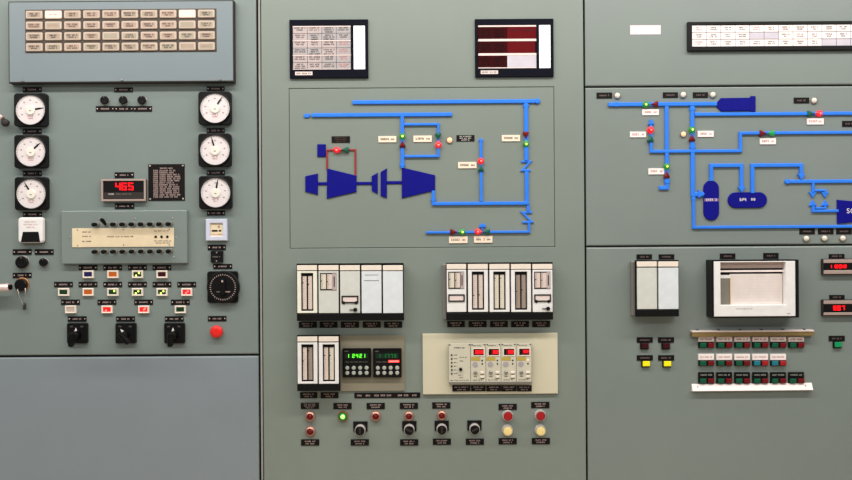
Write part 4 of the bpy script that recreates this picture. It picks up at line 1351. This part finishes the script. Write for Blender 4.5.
# chart recorder
h = 56
t = T('chart_recorder', 754.0, 289, 50, 'white-framed paper chart recorder in a deep black case', 'chart recorder')
nb(t, BLACK).box(711.6, 259.8, 798.4, 317.8, -0.3, h - 26, 0.4, 0.8).part('case')
nb(t, BLACK).frame(711.6, 259.8, 798.4, 317.8, (2.0, 1.6, 3.9, 1.8), h - 27, h - 2, 0.3).part('case_rim')
nb(t, WHITE).frame(713.4, 261.2, 794.6, 316.2, (6.6, 1.0, 9.6, 11.4), h - 14, h, 0.4, dd=h - 26).part('door_frame')
nb(t, PINKW).letters(735, 752, 308.6, 1.0, h + 0.2, fill=1).use(GREYBTN).letters(735, 752, 308.6, 1.0, h + 0.25, fill=1).part('lettering')
d = h - 24
nb(t, BLACK).box(719, 261.6, 786, 305.6, d - 3, d - 1).part('inner_well')
nb(t, RAILP).box(719.6, 261.8, 785.2, 268.4, d - 1.5, d + 6, 0.3).part('pen_rail')
nb(t, TAGW).box(719.6, 270.2, 785.2, 272.1, d - 1.5, d + 8, 0.2).part('scale_bar')
p = nb(t, PAPER).box(731.8, 274, 784.4, 305.2, d - 1.5, d + 4, 0.1)
p = p.part('chart_paper')
nb(t, WHITE).box(719.8, 275.0, 732.2, 278.2, d - 1.5, d + 5).part('paper_clip')
nb(t, GREYBOX).box(720.0, 278.2, 731.4, 305.0, d - 1.5, d + 5, 0.3).part('motor_cover')
nb(t, CREAM).box(731.8, 277, 733.4, 305, d + 3, d + 5.5).part('paper_edge')
b = nb(t, INKR)
for i in range(9):
    b.quad(735, 277 + i * 3.0, 783, 277.05 + i * 3.0, d + 4.2)
b.part('paper_ruling', p)
nb(t, GREYBOX).letters(786, 789.5, 313.6, 1.0, h + 0.2, fill=1).part('maker_mark')
nameplate(720.0, 253.4, 735.4, 258.9, 'above the chart recorder, near its left corner', GD, False, 1, INKDIM)
nameplate(763.4, 252.9, 778.7, 258.6, 'above the chart recorder, toward the red digit meters', GD, False, 1, INKDIM)


def edge_meter(y0, y1, b0, b1, label, digs):
    h = 14
    t = T('digital_meter', 840, (y0 + y1) / 2, h, label, 'digital meter', 'red digit meters at the cabinet edge')
    x0, x1 = 823.0, 866
    nb(t, BROWN).box(x0, y0, x1, y1, -0.3, h - 2, 0.2).part('case')
    nb(t, FRAMEP).box(x0 + 0.8, y0 + 0.7, x1 - 0.8, b0, h - 3, h, 0.3).part('upper_bezel')
    nb(t, FRAMEP).box(x0 + 0.8, b1, x1 - 0.8, y1 - 0.9, h - 3, h, 0.3).part('lower_bezel')
    w = nb(t, BLACK).box(x0 + 0.8, b0, x1 - 0.8, b1, h - 4, h - 1).part('display_window')
    for ch, x in digs:
        nb(t, DIGRED).seven(ch, x, b0 + 2.0, 3.0, b1 - b0 - 4.2, h - 0.7, 0.75).part('digit', w)


edge_meter(258.8, 274.8, 262.9, 270.2, 'digital meter with red digits, upper of the two at the cabinet edge', (('1', 829), ('8', 835.0), ('0', 839.4), ('2', 843.6)))
edge_meter(299.8, 316, 303.9, 312.4, 'digital meter with red digits, lower of the two at the cabinet edge', (('9', 833.4), ('8', 837.6), ('7', 841.8)))
nameplate(829.0, 254.0, 844.6, 258.4, 'over the upper red digit meter at the cabinet edge', GD, False, 1, INKDIM)
nameplate(829.5, 295.0, 844.7, 299.5, 'over the lower red digit meter at the cabinet edge', GD, False, 1, INKDIM)


# four small lamps with legend plates
def legend_lamp(cx, py, lx, ly, m, label, where):
    nameplate(cx - 8, py, cx + 8, py + 5.4, where, GD, False, 1, INKDIM)
    t = T('legend_lamp', lx, ly, 8, label, 'indicator lamp', 'small rectangular lamps on the vessel cabinet')
    nb(t, BLACK).box(lx - 4.4, ly - 3.0, lx + 4.0, ly + 3.6, -0.3, 6, 0.2).part('holder')
    nb(t, m).box(lx - 3.4, ly - 2.6, lx + 3.7, ly + 2.4, 5, 10, 0.4).part('lens')


legend_lamp(644.8, 337.3, 645.0, 345.9, MAROONDK, 'unlit dark red rectangular lamp over the left yellow lamp', 'over the left dark red rectangular lamp')
legend_lamp(666.1, 337.3, 666.3, 345.9, MAROONDK, 'unlit dark red rectangular lamp nearer the button tray', 'over the dark red rectangular lamp nearer the tray')
legend_lamp(644.9, 355.2, 646.2, 363.8, YELLIT, 'lit yellow rectangular lamp, left of the two', 'over the left yellow lamp')
legend_lamp(836.9, 335.8, 838.2, 344.7, mat('green_lamp_lens', (14, 150, 90), 0.35), 'green rectangular lamp alone below the lower red digit meter', 'over the lone green rectangular lamp')
legend_lamp(666.2, 355.2, 667.4, 363.8, YELLIT, 'lit yellow rectangular lamp nearer the button tray', 'over the yellow lamp nearer the tray')

# button tray
t = T('button_tray', 752, 361, 4, 'sheet metal tray with pale lips above and below three rows of buttons', 'panel')
nb(t, PAINT_R).box(694, 333, 810, 386, -0.3, 0.5).part('backing_sheet')
b = nb(t, OLIVE)
X0, X1 = 691.0, 812.0
b.loft([[(X0, 331, -0.2), (X1, 330.4, -0.2), (X1, 336.2, -0.2), (X0, 336.4, -0.2)], [(X0, 331.2, 18), (X1, 330.6, 18), (X1, 335.4, 18), (X0, 335.8, 18)]])
b.part('upper_lip')
nb(t, PINKW).box(X0 - 0.2, 329.9, X1, 331.4, -0.2, 20, 0.2).part('upper_flange')
b = nb(t, TAGW)
X0, X1 = 691.6, 811.6
b.loft([[(X0, 383.6, 2.0), (X1, 383.2, 2.0), (X1, 390.6, -0.2), (X0, 391.0, -0.2)], [(X0, 384.0, 4), (X1, 383.6, 4), (X1, 389.8, 14), (X0, 390.2, 14)]])
lp_ = b.part('lower_lip')
for x, y in ((697.0, 386.6), (804.8, 386.2)):
    nb(t, BROWN).dome(x, y, 1.1, 4, 5, 12, 3).part('screw', lp_)
for i in range(6):
    nb(t, BROWN).box(696.4 + i * 21.4, 329.0, 697.8 + i * 21.4, 330.1, 2, 12).part('tab')
GBT = 'green and red button units in the tray'
ordn = ('leftmost', 'second', 'third', 'fourth', 'fifth', 'sixth')
for r, (ly0, ly1, by0, by1, lm, im, n) in enumerate(((336.8, 342.0, 342.2, 347.6, mat('label_rose', (250, 226, 220), 0.5), INKD, 6), (354.2, 360.2, 360.3, 365.6, TAGW, INKR, 5), (372.4, 377.7, 378.0, 383.2, PLATE, GREYBTN, 6))):
    for c in range(n):
        x0 = 698.9 + c * 18.02
        x1 = x0 + 15.6
        bright = r == 1 and c >= 3
        look = ('rose', 'white', 'black')[r]
        t = T('button_unit', (x0 + x1) / 2, (ly0 + by1) / 2, 9, ordn[c] + ' green and red button unit' + (' from left' if c else '') + ' in the tray row with ' + look + ' labels' if not bright else ordn[c] + ' button unit from left under a white label, teal and bright red keys', 'push button', GBT)
        nb(t, BLACK).box(x0, by0, x1, by1 + 0.4, 0.3, 5, 0.2).part('holder')
        lb = nb(t, lm).box(x0, ly0, x1, ly1, 0.3, 6, 0.2).part('label_plate')
        nb(t, im).letters(x0 + 1.6, x1 - 1.6, (ly0 + ly1) / 2, 1.3, 6.2, fill=1).part('lettering', lb)
        nb(t, TEALBTN if bright else GRNBTN).box(x0 + 1.2, by0 + 0.7, x0 + 7.4, by1 - 0.2, 4, 11, 0.5).part('key', None, 'teal key' if bright else 'green key')
        nb(t, MATS['button_red'] if bright else REDDK).box(x0 + 9.2, by0 + 0.7, x1 - 0.3, by1 - 0.2, 4, 11, 0.5).part('key', None, 'red key')

# ------------------------------------------------------------------ light, camera, world
sc = bpy.context.scene


def area(name, x, y, z, sx, sy, power, col=(1, 0.97, 0.93)):
    l = bpy.data.lights.new(name, 'AREA')
    l.shape = 'RECTANGLE'
    l.size, l.size_y, l.energy, l.color = sx, sy, power, col
    o = bpy.data.objects.new(name, l)
    COL.objects.link(o)
    o.location = (x, y, z)
    return o


area('ceiling_tube_front', 0, -1.0, 2.85, 5.6, 0.16, 86)
area('ceiling_tube_rear', 0, -2.9, 2.96, 5.6, 0.30, 62, (0.96, 1, 1))
area('added_top_edge_light', 0, -0.22, 2.275, 5.4, 0.03, 4.0)  # unseen tube light, added to brighten the top edge of the panels
w = bpy.data.worlds.new('room_ambient')
sc.world = w
w.use_nodes = True
w.node_tree.nodes['Background'].inputs['Color'].default_value = (0.93, 0.97, 1.0, 1)
w.node_tree.nodes['Background'].inputs['Strength'].default_value = 0.2

cam = bpy.data.cameras.new('camera')
cam.sensor_width = 36
cam.lens = 36 * D / (852 * S)
co = bpy.data.objects.new('camera', cam)
COL.objects.link(co)
co.matrix_world = Matrix.Translation((0, -D, ZC)) @ Matrix.Rotation(math.radians(90), 4, 'X') @ Matrix.Rotation(-TH, 4, 'Z')
sc.camera = co
sc.view_settings.view_transform = 'Standard'
sc.view_settings.look = 'None'
sc.view_settings.gamma = 1
sc.view_settings.exposure = 0
sc.view_settings.use_curve_mapping = False
